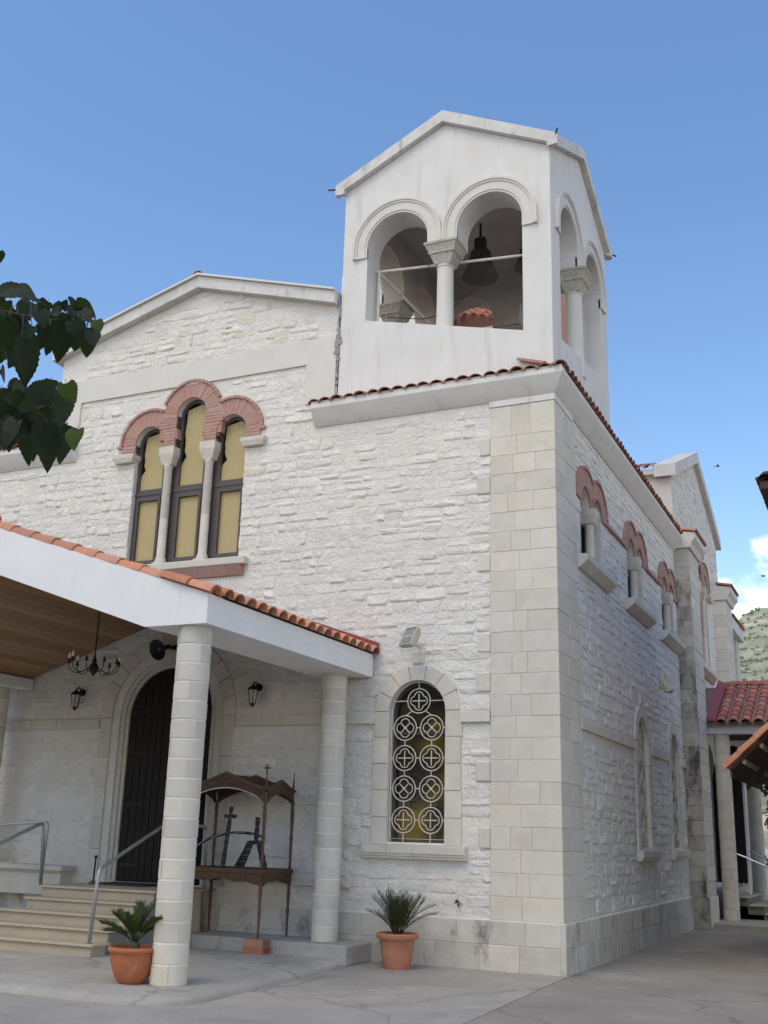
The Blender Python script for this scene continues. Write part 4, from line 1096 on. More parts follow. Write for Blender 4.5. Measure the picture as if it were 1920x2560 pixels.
for (fr, o, s0) in ((lambda a, z, d: (TX0 + a, -d, z), .022, -1), (fx, .0, 0), (fbk, 0, 0), (flf, 0, 0)):
    for c in (.967, 2.523):
        for (r0, r1, d1) in ((.527, .562, .020), (.562, .70, .034), (.70, .735, .050), (.735, .775, .066)):
            b = MB(fr); b.prism(arch_band(c, r0, r1 - .0005, 10.552, 10.735, 26), o - .03, o + d1); b.build('archivolt', 'plaster_cream', tower, fix=True)
    b = MB(fr); b.box(1.70, 1.79, 10.546, 10.72, o - .03, o + .045); b.build('archivolt', 'plaster_cream', tower)
    # column and carved capital
    cc = 1.745
    p0 = fr(cc, 0, -.125)
    zb = 9.0
    lathe_part(tower, [(.150, 8.7), (.150, 9.0), (.135, 9.06), (.128, 10.15), (.14, 10.165), (.14, 10.19), (.128, 10.2)], p0[0], p0[1], 'tower_column', 'plaster_cream', 28)
    bb = MB(fr); prof_ = [(10.19, .13), (10.24, .15), (10.36, .19), (10.37, .215), (10.40, .215), (10.50, .255), (10.515, .275), (10.555, .275)]
    rows = [[bb.p(cc + u * h_, z_, -.125 + w * h_ * .92) for u, w in ((-1, -1), (0, -1.04), (1, -1), (1.04, 0), (1, 1), (0, 1.04), (-1, 1), (-1.04, 0))] for z_, h_ in prof_]
    for i in range(len(rows) - 1):
        for k in range(8): bb.f.append((rows[i][k], rows[i][(k + 1) % 8], rows[i + 1][(k + 1) % 8], rows[i + 1][k]))
    bb.f += [tuple(rows[0]), tuple(rows[-1])]
    bb.build('tower_capital', 'carved_capital', tower, fix=True)
    # raking cornice slab
    b = MB(fr); b.prism([(-.125 - o, 11.795), (1.75, 12.725), (3.625 + o, 11.795), (3.625 + o, 11.985), (1.75, 12.93), (-.125 - o, 11.985)], o - .012, o + .105 - .004 * abs(s0)); b.build('roof_slab', 'raking_cornice', tower)
b = MB(FRONT); b.prism([(TX0 + .1, 11.7), (TX1 - .1, 11.7), (TX1 - .02, 12.0), (TX0 + 1.75, 12.86), (TX0 + .02, 12.0)], -3.44, -.06); b.build('tower_roof', 'plaster_dimmed', tower)
b = MB(SIDE); b.prism([(.1, 11.71), (3.4, 11.71), (3.49, 12.01), (1.75, 12.87), (.01, 12.01)], TX0 + .06, TX1 - .06); b.build('tower_roof', 'plaster_dimmed', tower)
# small iron pins at the gutter corners
for p, q in (((TX0 - .13, -.1, 11.92), (TX0 - .28, -.13, 11.93)), ((TX1 + .12, -.11, 11.95), (TX1 + .16, -.14, 12.05)), ((TX1 + .1, 3.63, 11.9), (TX1 + .16, 3.75, 11.92))):
    b = MB(TOP); b.tube([p, q], .014, 6); b.build('drip_pipe', 'iron_black', tower)
# crumbling plaster along the seam between tower and nave
cr = MB(FRONT); sr_ = random.Random(12)
for k in range(26):
    z = 8.42 + k * .058; w = sr_.uniform(.012, .045) * (1.6 if .3 < k / 26 < .62 else .8)
    x = -3.50 + sr_.uniform(-.015, .02)
    cr.prism([(x - w, z), (x + w * .8, z - .012), (x + w, z + .05), (x + sr_.uniform(-.01, .01), z + .068), (x - w * .8, z + .05)], .02, .036 + sr_.uniform(0, .008))
mat('bare_render', (.36, .35, .33), (.24, .235, .225), 14, rough=1, bump=1, bscale=30)
stuff(cr.build('crumbled_plaster', 'bare_render', CH))
# dome drum behind the tower, seen through its arches
b = MB(TOP); b.lathe([(3.2, 10.2), (3.2, 18.3), (3.35, 18.35), (3.35, 18.6), (2.6, 19.3), (1.5, 19.8), (.1, 20.0)], CX, 12.95, 40); b.build('dome', 'pink_render', CH, smooth=30)
b = MB(TOP); b.box(-8.3, -6.0, 9.1, 9.6, 9.6, 15.95); b.build('crossing_wall', 'plaster_white', CH)
for row in range(6):
    for k in range(11):
        x = -5.85 + k * .23; y = 8.9 + row * .3; z = 14.05 + row * .2 - .035 * (k - 4.5) ** 2 * .6
        tile_at(tm3, None, CH, (x, y, z), (0, -1, -.62), .04, tr)
b = MB(TOP); b.box(-5.95, -3.4, 9.0, 10.4, 9.6, 13.7); b.build('crossing_wall', 'plaster_white', CH)

# ---- transept
TC = 12.95
b = MB(SIDE); b.prism([(9.605, 0), (16.3, 0), (16.3, 9.58), (TC, 10.95), (9.605, 9.58)], -WT, .0, [triple_hole(TC), arch_poly(TC, .9, .8, 3.0)]); tw = b.build('transept_wall', 'lime_mortar', CH)
def tr_iv(z0, z1):
    zm = (z0 + z1) / 2
    iv = [(10.82, 15.08)] if zm < 8.0 else [(9.62, 16.28)]
    if zm > 9.5:
        h = 10.9 - zm
        if h <= 0: return []
        iv = [(TC - h / .409, TC + h / .409)]
    if zm < 4.2: iv = sub_iv(iv, TC - 1.1, TC + 1.1)
    if 5.4 < zm < 7.9: iv = sub_iv(iv, TC - 1.42, TC + 1.42)
    if 7.7 < zm:
        for c, zc in ((TC - .81, 7.89), (TC, 8.31), (TC + .81, 7.89)): iv = circ(iv, c, zc, .62, z0, z1)
        if zm < 8.35: iv = sub_iv(iv, TC - .8, TC + .8)
    return [(a, b_) for a, b_ in iv if b_ - a > .06]
mass = MB(SIDE); mass.tint = []
for st in rubble(tr_iv, .62, 10.8, 44): stone_into(mass, st, rr, .05)
stuff(mass.build('small_stones', 'whitewashed_stone', tw, smooth=17))
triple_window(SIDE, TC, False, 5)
b = MB(TOP); b.box(-6.2, -.005, 9.58, 9.85, 7.6, 9.60); b.build('transept_wall', 'plaster_cream', CH)
b = MB(SIDE); b.prism([(9.44, 9.50), (TC, 10.93), (16.46, 9.50), (16.46, 9.78), (TC, 11.22), (9.44, 9.78)], -.35, .13); b.build('raking_cornice', 'raking_cornice', CH)
b = MB(SIDE); b.prism([(9.62, 9.45), (16.28, 9.45), (TC, 10.88)], -6.0, -.30); b.build('transept_roof', 'clay_tile', CH)
x = -.45
while x > -2.6:
    tile_at(tm, None, CH, (x, 9.42, 9.72), (0, -1, -.40), .05, tr); tile_at(tm, None, CH, (x, 9.72, 9.86), (0, -1, -.40), .05, tr); x -= .2085
b = MB(TOP); b.box(-4.5, -.36, 9.46, 9.6, 9.58, 9.70); b.build('eave_moulding', 'plaster_cream', CH)
# buttress pilasters
def pilaster(y0, y1, mt, seed, zt=7.80):
    p2 = random.Random(seed); z = 0; k = 0
    while z < zt - .05:
        h = .60 if z == 0 else .295
        if zt - z - h < .2: h = zt - z
        dd = .345 if z == 0 else .31 + p2.uniform(-.003, .004)
        ym = y0 + (.13 if k % 2 else .20)
        for (q0, q1, mt_) in ((y0 - (.03 if z == 0 else 0), ym, mt), (ym, y1, 'ashlar')):
            b = MB(TOP); b.cbox(-.05, dd, q0 + .002, q1 - .002, z + .002, z + h - .002, .006); b.build('buttress_block', mt_, CH)
        z += h; k += 1
    b = MB(TOP)
    pf = [(.31, zt), (.36, zt), (.40, zt + .12), (.48, zt + .2), (.48, zt + .33), (-.05, zt + .40), (-.05, zt)]
    lo = [b.p(d, y0 - .06, z_) for d, z_ in pf]; hi = [b.p(d, y1 + .06, z_) for d, z_ in pf]
    for i in range(len(pf)): b.f.append((lo[i], hi[i], hi[(i + 1) % len(pf)], lo[(i + 1) % len(pf)]))
    b.f += [tuple(lo), tuple(hi[::-1])]; b.build('buttress_cap', 'plaster_cream', CH, fix=True)
    y = y0
    while y < y1 + .05: tile_at(tm, None, CH, (.51, y, zt + .345), (1, 0, -.2), .04, tr); y += .2085
pilaster(9.45, 10.80, 'ashlar_weathered', 1)
pilaster(15.10, 16.40, 'ashlar', 2)
# chancel wall beyond
b = MB(SIDE); b.box(16.3, 20.5, 0, 7.3, -.6, -.02); b.build('chancel_wall', 'plaster_cream', CH)
b = MB(SIDE); b.box(18.2, 18.8, 0, 7.3, -.05, .16); b.build('chancel_buttress', 'ashlar', CH)
b = MB(SIDE); b.prism([(16.42, 7.3), (18.95, 7.3), (18.95, 7.62), (16.42, 7.62)], -.6, .30); b.build('chancel_cornice', 'plaster_white', CH)
y = 16.5
while y < 18.95: tile_at(tm, None, CH, (.34, y, 7.63), (1, 0, -.3), .05, tr); y += .2085

# grit and dirt gathered along the foot of the walls
dg = random.Random(17); b = MB(TOP)
for k in range(520):
    if k < 300: x, y = dg.uniform(-2.5, .12), -.066 - abs(dg.gauss(0, .022))
    else: x, y = .066 + abs(dg.gauss(0, .025)), dg.uniform(-.1, 9.3)
    r = dg.uniform(.004, .016); n_ = 5; z = .006
    lo = [b.p(x + r * math.cos(6.283 * i / n_) * dg.uniform(.7, 1.5), y + r * .7 * math.sin(6.283 * i / n_), z) for i in range(n_)]; t_ = b.p(x, y, z + r * .55)
    for i in range(n_): b.f.append((lo[i], lo[(i + 1) % n_], t_))
mat('grit', (.20, .18, .15), (.38, .36, .32), 9, rough=1)
stuff(tag(b.build('grit', 'grit'), 'grey grit and crumbs of mortar along the foot of the church wall', 'grit'))

# ================================================================== entrance porch
PO = thing('entrance_porch', (CX, -2.2, .09), 'gabled entrance porch with white beams, plank ceiling and orange tiles on stone columns', 'porch')
SL = .327
YF = -4.30
# front gable beam: sloping from the right corner to the ridge and down the other side
def top_z(x): return 4.095 + SL * (3.52 - abs(x - CX))
def bot_z(x): return max(3.765, 3.765 + .338 * (2.70 - abs(x - CX)))
xr, xl = CX + 3.52, CX - 3.52
poly = [(xl, 3.765), (CX - 2.70, 3.765), (CX, bot_z(CX)), (CX + 2.70, 3.765), (xr, 3.765), (xr, 4.095), (CX, top_z(CX)), (xl, 4.095)]
ff = lambda a, z, d: (a, YF - d, z)
b = MB(ff); b.prism(poly, -.30, 0); b.build('gable_beam', 'beam_white', PO)
for s_ in (-1, 1):
    x0, x1 = sorted((CX + s_ * 3.517, CX + s_ * 2.72))
    b = MB(TOP); b.box(x0, x1, YF + .30, -.035, 3.765, 3.93); eb = b.build('eave_beam', 'beam_white', PO)
    x0, x1 = sorted((CX + s_ * 3.517, CX + s_ * 3.36))
    b = MB(TOP); b.box(x0, x1, YF + .30, -.036, 3.931, 4.09); b.build('eave_fascia', 'beam_white', PO)
    # roof deck above the planks
    b = MB(ff)
    a = lambda q: CX + s_ * q
    b.prism([(a(3.50), 3.99), (a(0), 3.99 + SL * 3.5), (a(0), 3.99 + SL * 3.5 + .12), (a(3.50), 4.11)], -4.27, -.302, ); b.build('roof_deck', 'roof_underlay', PO, fix=True)
    # plank ceiling
    n = 23; w = 2.95 / n
    for k in range(n):
        q0, q1 = k * w + .003, (k + 1) * w - .003
        z0, z1 = 3.925 + SL * (2.84 - q0), 3.925 + SL * (2.84 - q1)
        b = MB(ff); b.prism([(a(q0), z0), (a(q1), z1), (a(q1), z1 + .018), (a(q0), z0 + .018)], -4.265, -.301); b.build('ceiling_plank', 'pine_plank', PO, fix=True)
# columns of stone drums with white joints
def stone_column(name_parent, x, y, r, z0, z1, seed, mt='drum_stone', core_mt='mortar_white'):
    cr_ = random.Random(seed)
    b = MB(TOP); b.lathe([(r - .004, z0), (r - .004, z1)], x, y, 28); core = b.build('column', core_mt, name_parent, smooth=35)
    z = z0 + .002; k = 0
    n = round((z1 - z0) / .2); h = (z1 - z0) / n
    for k in range(n):
        zz = z0 + k * h; o = cr_.uniform(-.35, .35) + (0 if k % 2 else 1.35) - 2.1
        for i in range(2):
            a0 = o + math.pi * i + .035; a1 = o + math.pi * (i + 1) - .035
            bb = MB(TOP); rr_ = r + cr_.uniform(-.001, .003)
            bb.lathe([(r - .02, zz + .008), (rr_ - .003, zz + .008), (rr_, zz + .012), (rr_, zz + h - .012), (rr_ - .003, zz + h - .008), (r - .02, zz + h - .008)], x, y, 14, a0, a1)
            bb.build('column_drum', mt, core, smooth=35)
    return core
stone_column(PO, -2.985, -4.075, .187, .085, 3.764, 1)
stone_column(PO, -3.12, -.40, .178, .248, 3.764, 2)
stone_column(PO, CX - 3.235, -4.075, .187, .085, 3.764, 3)
stone_column(PO, CX - 3.10, -.40, .178, .085, 3.764, 4)
# tiles: eave course seen end-on, verge course on the gable beam, field behind
om = tile_mesh('porch_tile', .108, .09, .42, .016); om.materials.append(MATS['orange_tile'])
tr2 = random.Random(4)
y = -4.26
k = 0
while y < -.08:
    for row in range(2):
        tile_at(om, None, PO, (xr + .075 - row * .33 + tr2.uniform(-.01, .01), y, 4.115 + row * .108 - .02), (1, 0, -SL), .05, tr2)
    y += .243
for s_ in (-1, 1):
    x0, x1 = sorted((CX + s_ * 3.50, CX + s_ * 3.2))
    b = MB(TOP); b.box(x0, x1, YF + .30, -.05, 4.092, 4.17); b.build('tile_hollow_shade', 'tile_hollow_shade', PO)  # solid dark box behind the tile ends, painted as their shade
q = 3.56
while q > .1:
    for s_ in (-1, 1):
        dv = Vector((s_, 0, -SL)).normalized()
        tile_at(om, None, PO, (CX + s_ * q, YF + .098, top_z(CX + q) + .004), (s_, 0, -SL + .02), .012, tr2, roll=0)
    q -= .335
for (a0, a1) in ((xr - .55, CX), (xl + .55, CX)):
    tile_field(a0, top_z(a0) - .09, a1, top_z(a1) - .09, -4.1, -.1, 'tile_field', 'orange_tile', PO, .243)
# red flashing against the wall
for s_ in (-1, 1):
    a = lambda q: CX + s_ * q
    b = MB(FRONT); b.prism([(a(3.60), top_z(CX + 3.6) + .02), (a(0), top_z(CX) + .05), (a(0), top_z(CX) + .24), (a(3.60), top_z(CX + 3.6) + .19)], .03, .075); b.build('flashing', 'flashing_red', PO, fix=True)

# ================================================================== steps, rails
ST = thing('entrance_steps', (CX, -1.6, .09), 'five pale marble steps leading up to the church door', 'steps')
SX0, SX1 = -7.06, -5.10
ys = [-2.68, -2.38, -2.08, -1.78, -1.50]; zs_ = [.235, .38, .525, .67, .815]
for i in range(5):
    z1 = zs_[i]; z0 = .085 if i == 0 else zs_[i - 1]
    xl_ = -7.55 if i < 2 else (-7.30 if i == 2 else SX0)
    yb = ys[i + 1] + .04 if i < 4 else -.05
    b = MB(TOP); b.cbox(xl_ + .04, SX1 - .04, ys[i] + .035, yb, .08, z1 - .034, .004); b.build('riser', 'step_riser' , ST)
    b = MB(TOP); b.cbox(xl_, SX1, ys[i], yb + .02, z1 - .033, z1, .007); b.build('tread', 'step_marble', ST)
# rough masonry flank of the steps on the right
b = MB(TOP); b.cbox(SX1 - .038, SX1 - .01, -2.36, -.9, .08, .345, .01); b.build('flank', 'rubble_dark', ST)
b = MB(TOP); b.cbox(SX1 - .039, SX1 - .012, -1.76, -.86, .346, .635, .01); b.build('flank', 'rubble_dark', ST)
b = MB(TOP); b.cbox(SX1 - .04, SX1 - .013, -1.45, -.86, .6355, .78, .01); b.build('flank', 'rubble_dark', ST)

def bend(path, r=.09, n=5):
    "round the corners of a polyline"
    P = [Vector(p) for p in path]; out = [P[0]]
    for i in range(1, len(P) - 1):
        a, c, b_ = P[i - 1], P[i], P[i + 1]
        u = (a - c).normalized(); v = (b_ - c).normalized(); rr_ = min(r, (a - c).length * .45, (b_ - c).length * .45)
        p0, p1 = c + u * rr_, c + v * rr_
        for k in range(n + 1):
            t = k / n; out.append((p0 * (1 - t) + c * t) * (1 - t) + (c * (1 - t) + p1 * t) * t)
    return out + [P[-1]]
def rail(path, label, r=.024, mt='steel_pipe', extra=(), name='handrail', grp=None):
    t = thing(name, path[0], label, 'handrail', grp)
    b = MB(TOP); b.tube(bend(path), r, 10); b.build('pipe', mt, t, smooth=True)
    for e in extra:
        b = MB(TOP); b.tube(e, r * .95, 10); b.build('post', mt, t, smooth=True)
    return t
rail([(-5.22, -2.60, .09), (-5.25, -2.50, 1.10), (-5.25, -1.20, 1.655), (-5.13, -.33, 1.66), (-5.09, -.31, .25)], 'grey steel pipe handrail on the right of the steps, beside the column')
rail([(-7.10, -1.42, .80), (-7.10, -1.50, 1.655), (-7.35, -2.75, 1.10), (-7.37, -2.80, .09)], 'grey steel pipe handrail sloping down at the left of the steps')
rail([(-7.16, -1.36, .80), (-7.14, -1.36, 1.66), (-9.2, -.50, 1.58), (-9.22, -.48, .09)], 'thin grey steel pipe rail running from the top step towards the bench', r=.02)
b = MB(TOP); b.tube([(-7.13, -.25, .82), (-7.12, -.25, 1.17)], .014, 8); b.lathe([(.02, 1.165), (.026, 1.18), (.02, 1.2)], -7.12, -.25, 10); b.lathe([(.05, .818), (.05, .83)], -7.13, -.25, 12)
tag(b.build('door_stop', 'iron_black'), 'slim black iron rod standing beside the door jamb', 'rod')

# ================================================================== potted palms
def pot(parent, x, y, z, prof, mt):
    b = MB(TOP); b.lathe(prof, x, y, 36, z0=z); return b.build('pot', mt, parent, smooth=30)
def frond(parent, base, az, el, length, droop, nl, ll, mt, seed, lw=.007, vee=.5, start=.2):
    fr_ = random.Random(seed); b = MB(TOP)
    d = Vector((math.cos(az), math.sin(az), 0)); P = []; p = Vector(base); e = el
    N_ = 14
    for i in range(N_ + 1):
        P.append(p.copy()); p = p + (d * math.cos(e) + Vector((0, 0, 1)) * math.sin(e)) * (length / N_); e -= droop / N_
    b.tube([tuple(q) for q in P], [.006 * (1 - .75 * i / N_) + .0012 for i in range(N_ + 1)], 5)
    side = Vector((-math.sin(az), math.cos(az), 0))
    for i in range(nl):
        t = start + (1 - start) * (i + .5) / nl; f_ = t * N_; i0 = min(N_ - 1, int(f_)); q = P[i0].lerp(P[i0 + 1], f_ - i0)
        tan = (P[i0 + 1] - P[i0]).normalized(); up = side.cross(tan) * -1
        if up.z < 0: up = -up
        L_ = ll * (math.sin(math.pi * min(1, .18 + .82 * (1 - t) * 1.15)) * .6 + .45) * fr_.uniform(.8, 1.1)
        for s_ in (-1, 1):
            dv = (tan * .75 + side * s_ * .75 + up * vee * fr_.uniform(.6, 1.3)).normalized()
            w_ = tan * lw
            a0 = b.p(*(q - w_ * .5)); a1 = b.p(*(q + w_ * .5)); m0 = b.p(*(q + dv * L_ * .55 - w_ * .5 + up * .002)); m1 = b.p(*(q + dv * L_ * .55 + w_ * .55)); tp = b.p(*(q + dv * L_ - Vector((0, 0, L_ * .12))))
            b.f += [(a0, a1, m1, m0), (m0, m1, tp)]
    return b.build('frond', mt, parent)
P1 = thing('potted_cycad', (-3.345, -4.21, .09), 'small dark green cycad in a round orange terracotta pot beside the front column', 'potted plant')
pot(P1, -3.345, -4.21, .09, [(.12, 0), (.17, .05), (.205, .13), (.228, .22), (.235, .29), (.236, .30), (.262, .305), (.268, .325), (.262, .345), (.235, .35), (.222, .335), (.215, .30)], 'terracotta')
b = MB(TOP); b.lathe([(.214, .375), (.10, .39), (.01, .395)], -3.345, -4.21, 24); b.build('soil', 'soil', P1)
b = MB(TOP); b.lathe([(.05, .37), (.065, .41), (.06, .45), (.035, .48), (.01, .49)], -3.345, -4.21, 14); b.build('trunk', 'bark', P1, smooth=True)
for k, (az, el, L_, dr) in enumerate(((165, 62, .46, 1.0), (205, 48, .42, .95), (180, 38, .42, 1.1), (120, 74, .44, .7), (20, 62, .47, .8), (350, 55, .47, .9), (60, 75, .45, .6), (270, 70, .36, .7), (300, 62, .40, .8), (235, 66, .40, .8), (90, 82, .40, .3), (40, 50, .44, .8))):
    frond(P1, (-3.345, -4.21, .46), R(az), R(el), L_, dr * .8, 34, .105, 'cycad_leaf', k, lw=.011, vee=.6, start=.28)
P2 = thing('potted_date_palm', (-1.985, -.58, .006), 'young date palm with thin feathery leaves in a terracotta pot under the grille window', 'potted plant')
pot(P2, -1.985, -.58, .006, [(.165, 0), (.17, .01), (.20, .17), (.203, .172), (.203, .18), (.225, .345), (.228, .35), (.262, .355), (.27, .37), (.27, .405), (.262, .415), (.235, .42), (.225, .40), (.215, .33)], 'terracotta_pale')
b = MB(TOP); b.lathe([(.21, .36), (.1, .37), (.01, .375)], -1.985, -.58, 24); b.build('soil', 'soil', P2)
pl = random.Random(15)
for k in range(26):
    az = k * 2.399 + pl.uniform(-.2, .2)
    el = pl.uniform(60, 89); L_ = pl.uniform(.40, .62)
    frond(P2, (-1.985 + .03 * math.cos(az), -.58 + .03 * math.sin(az), .37), az, R(el), L_, pl.uniform(.1, .7), 20, .17, 'palm_leaf', 40 + k, lw=.0075, vee=.35, start=.25)
for az, el, L_ in ((0, 60, .66), (20, 52, .60), (190, 58, .52), (100, 80, .62)):
    frond(P2, (-1.985, -.58, .37), R(az), R(el), L_, .8, 16, .15, 'palm_leaf', int(az) + 90, lw=.007, vee=.3)

WD = thing('wall_weed', (-1.37, -.03, .80), 'tiny dry weed growing out of the wall right of the potted date palm', 'weed')
wr_ = random.Random(6)
for k in range(7):
    a = wr_.uniform(0, 6.28); b = MB(TOP); p0 = Vector((-1.37, -.015, .80)); d_ = Vector((math.cos(a) * .5, -.6, math.sin(a) * .6 - .2)).normalized() * wr_.uniform(.05, .10)
    u_ = d_.cross(Vector((0, 1, .3))).normalized() * .012
    i = [b.p(*p0), b.p(*(p0 + d_ * .5 + u_)), b.p(*(p0 + d_)), b.p(*(p0 + d_ * .5 - u_))]; b.f.append(tuple(i)); b.build('leaf', 'palm_leaf', WD)

for az, el, L_ in ((-35, 20, .34), (215, 12, .30), (150, 30, .36)):
    frond(P2, (-1.985, -.58, .39), R(az), R(el), L_, 1.4, 12, .10, 'dry_leaf', int(az) + 700, lw=.006, vee=.1)
frond(P1, (-3.345, -4.21, .45), R(195), R(15), .30, 1.3, 16, .07, 'dry_leaf', 801, lw=.008, vee=.2)
# ================================================================== carved wooden bier canopy
EX0, EX1, EY0, EY1 = -5.06, -3.80, -.97, -.21
BI = thing('wooden_bier', ((EX0 + EX1) / 2, (EY0 + EY1) / 2, .25), 'carved brown wooden processional bier with arched canopy standing against the wall', 'bier')
TZ = 1.10
def turned(x, y, z0, z1, nm, r=.020, parent=BI):
    H = z1 - z0
    pf = [(.78, 0), (.78, .03), (1.15, .05), (.8, .07), (.9, .25), (1.0, .42), (1.35, .445), (.9, .465), (1.4, .485), (.95, .51), (1.05, .62), (1.25, .80), (1.0, .86), (1.4, .88), (1.0, .90), (1.3, .95), (1.3, 1.0)]
    b = MB(TOP); b.lathe([(r * a, z0 + H * t) for a, t in pf], x, y, 12); return b.build(nm, 'walnut', parent, smooth=40)
for (x, y) in ((EX0, EY0), (EX1, EY0), (EX0, EY1), (EX1, EY1)):
    zb = .271 if y == EY0 else .25
    turned(x, y, zb, .97, 'leg', .019)
    turned(x, y, TZ, 2.03, 'canopy_post', .021)
b = MB(TOP); b.cbox(EX0 - .05, EX1 + .05, EY0 - .05, EY1 + .05, 1.075, TZ, .006); b.build('table_top', 'walnut', BI)
b = MB(TOP); b.cbox(EX0 - .03, EX1 + .03, EY0 - .03, EY1 + .03, 1.045, 1.074, .006); b.build('table_moulding', 'walnut', BI)
for d_ in (EY0 - .035, EY1 + .015):
    b = MB(TOP); b.cbox(EX0 - .04, EX1 + .04, d_, d_ + .02, TZ + .001, TZ + .028, .004); b.build('table_rim', 'walnut', BI)
for d_ in (EX0 - .035, EX1 + .015):
    b = MB(TOP); b.cbox(d_, d_ + .02, EY0 - .012, EY1 + .012, TZ + .001, TZ + .027, .004); b.build('table_rim', 'walnut', BI)
def apron(frame, a0, a1, d):
    n = 20; low = []
    for k in range(n + 1):
        t = k / n; z = .915 + .07 * math.sin(math.pi * t) ** .8 - .012 * math.cos(t * math.pi * 6) * (1 if .1 < t < .9 else 0)
        low.append((a0 + (a1 - a0) * t, z))
    b = MB(frame); b.prism(low + [(a1, 1.045), (a0, 1.045)], d, d + .022); b.build('apron', 'carved_walnut', BI, fix=True)
apron(FRONT, EX0 - .02, EX1 + .02, -EY0); apron(FRONT, EX0 - .02, EX1 + .02, -EY1 - .022)
apron(SIDE, EY0 + .025, EY1 - .025, EX1); apron(SIDE, EY0 + .025, EY1 - .025, EX0 - .022)
def gable_panel(frame, a0, a1, d, rise, zt, arch_rise, lights=False):
    c = (a0 + a1) / 2; h = (a1 - a0) / 2; n = 18
    lo = [(a0 + .03, 2.0)] + [(c + h * (-1 + 2 * k / n) * .95, 2.0 + arch_rise * math.sin(math.pi * k / n) ** .7) for k in range(1, n)] + [(a1 - .03, 2.0)]
    top = [(a1, 2.0), (a1, zt), (a1 - h * .3, zt + rise * .22), (c, zt + rise), (a0 + h * .3, zt + rise * .22), (a0, zt), (a0, 2.0)]
    b = MB(frame); b.prism(lo + top, d, d + .024); pn = b.build('canopy_panel', 'carved_walnut', BI, fix=True)
    tp = [(a1 + .03, zt - .005), (a1 - h * .3, zt + rise * .22), (c, zt + rise), (a0 + h * .3, zt + rise * .22), (a0 - .03, zt - .005)]
    b = MB(frame); b.prism(tp + [(x, z + .028) for x, z in tp[::-1]], d - .012, d + .045); b.build('canopy_moulding', 'walnut', pn, fix=True)
    for k, (x, z) in enumerate(lo[1:-1]):
        for s_ in (0, .5):
            x2, z2 = lo[k + 2]; px_, pz_ = x + (x2 - x) * s_, z + (z2 - z) * s_
            b2 = MB(frame); r = .0085; b2.box(px_ - r, px_ + r, pz_ - .016, pz_ - .001, d + .005, d + .020)
            b2.build('bead', 'bead_white' if lights else 'carved_walnut', pn)
gable_panel(FRONT, EX0, EX1, -EY0 + .0, .21, 2.155, .185, True)
gable_panel(FRONT, EX0, EX1, -EY1 - .024, .21, 2.155, .185)
gable_panel(SIDE, EY0 + .026, EY1 - .026, EX1, .12, 2.155, .13); gable_panel(SIDE, EY0 + .026, EY1 - .026, EX0 - .024, .12, 2.155, .13)
# cross-gabled canopy roof
mx_, my_ = (EX0 + EX1) / 2, (EY0 + EY1) / 2
b = MB(TOP)
for s_ in (-1, 1):
    i = [b.p(mx_ + s_ * .63, EY0, 2.15), b.p(mx_ + s_ * .44, EY0, 2.20), b.p(mx_, EY0, 2.36), b.p(mx_, EY1, 2.36), b.p(mx_ + s_ * .44, EY1, 2.20), b.p(mx_ + s_ * .63, EY1, 2.15)]
    b.f += [(i[0], i[1], i[4], i[5]), (i[1], i[2], i[3], i[4])]
    j = [b.p(EX0, my_ + s_ * .37, 2.155), b.p(EX1, my_ + s_ * .37, 2.155), b.p(EX1, my_, 2.27), b.p(EX0, my_, 2.27)]
    b.f += [(j[0], j[1], j[2], j[3])]
b.build('canopy_roof', 'timber_dark', BI, fix=True)
def finial(x, y, cross):
    b = MB(TOP); b.lathe([(.022, 2.155), (.028, 2.18), (.012, 2.20), (.02, 2.235), (.010, 2.26), (.014, 2.30), (.008, 2.32), (.007, 2.40 if not cross else 2.36), (.001, 2.44 if not cross else 2.37)], x, y, 10)
    if cross: b.cbox(x - .010, x + .010, y - .008, y + .008, 2.35, 2.49, .002); b.cbox(x - .045, x + .045, y - .0085, y + .0085, 2.43, 2.452, .002)
    b.build('finial', 'walnut', BI)
finial(EX1, EY0 - .0, True); finial(EX1, EY1, False); finial(EX0, EY0, False); finial(EX0, EY1, False)

# black-wrapped wreath frames left on the bier
def wrapped(path, r, parent, seed, name='wrapped_bar'):
    P = bend(path, .12, 6) if len(path) > 2 else [Vector(path[0]).lerp(Vector(path[1]), k / 10) for k in range(11)]
    b = MB(TOP); wr = random.Random(seed); b.tube([tuple(p) for p in P], [r * wr.uniform(.88, 1.15) for _ in P], 8); o = b.build(name, 'black_wrap', parent, smooth=True)
    # silver wire wound round it
    tot = sum((P[i + 1] - P[i]).length for i in range(len(P) - 1)); turns = tot / .085; n = int(turns * 10); w = []
    for k in range(n + 1):
        s_ = tot * k / n; i = 0
        while i < len(P) - 2 and s_ > (P[i + 1] - P[i]).length: s_ -= (P[i + 1] - P[i]).length; i += 1
        t = (P[i + 1] - P[i]); q = P[i] + t.normalized() * min(s_, t.length); t.normalize()
        x = t.cross(Vector((.3, .9, .1))).normalized(); y = t.cross(x); a = 2 * math.pi * turns * k / n
        w.append(tuple(q + (x * math.cos(a) + y * math.sin(a)) * r * 1.08))
    b = MB(TOP); b.tube(w, .0013, 4); b.build('wire', 'silver_wire', o)
    return o
W1 = thing('wreath_arch', (-4.42, -.93, TZ), 'black wrapped upright cross with a curved arch across it, wound with silver wire', 'wreath frame')
wrapped([(-4.44, -.92, TZ + .03), (-4.37, -.90, 1.93)], .028, W1, 1)
wrapped([(-4.47, -.90, 1.80), (-4.29, -.90, 1.80)], .024, W1, 2)
arcp = []
for k in range(13):
    t = k / 12; a = math.pi * (.06 + .59 * t); arcp.append((-4.42 - .62 * math.cos(a), -.92 + .5 * t, 1.17 + .42 * math.sin(a)))
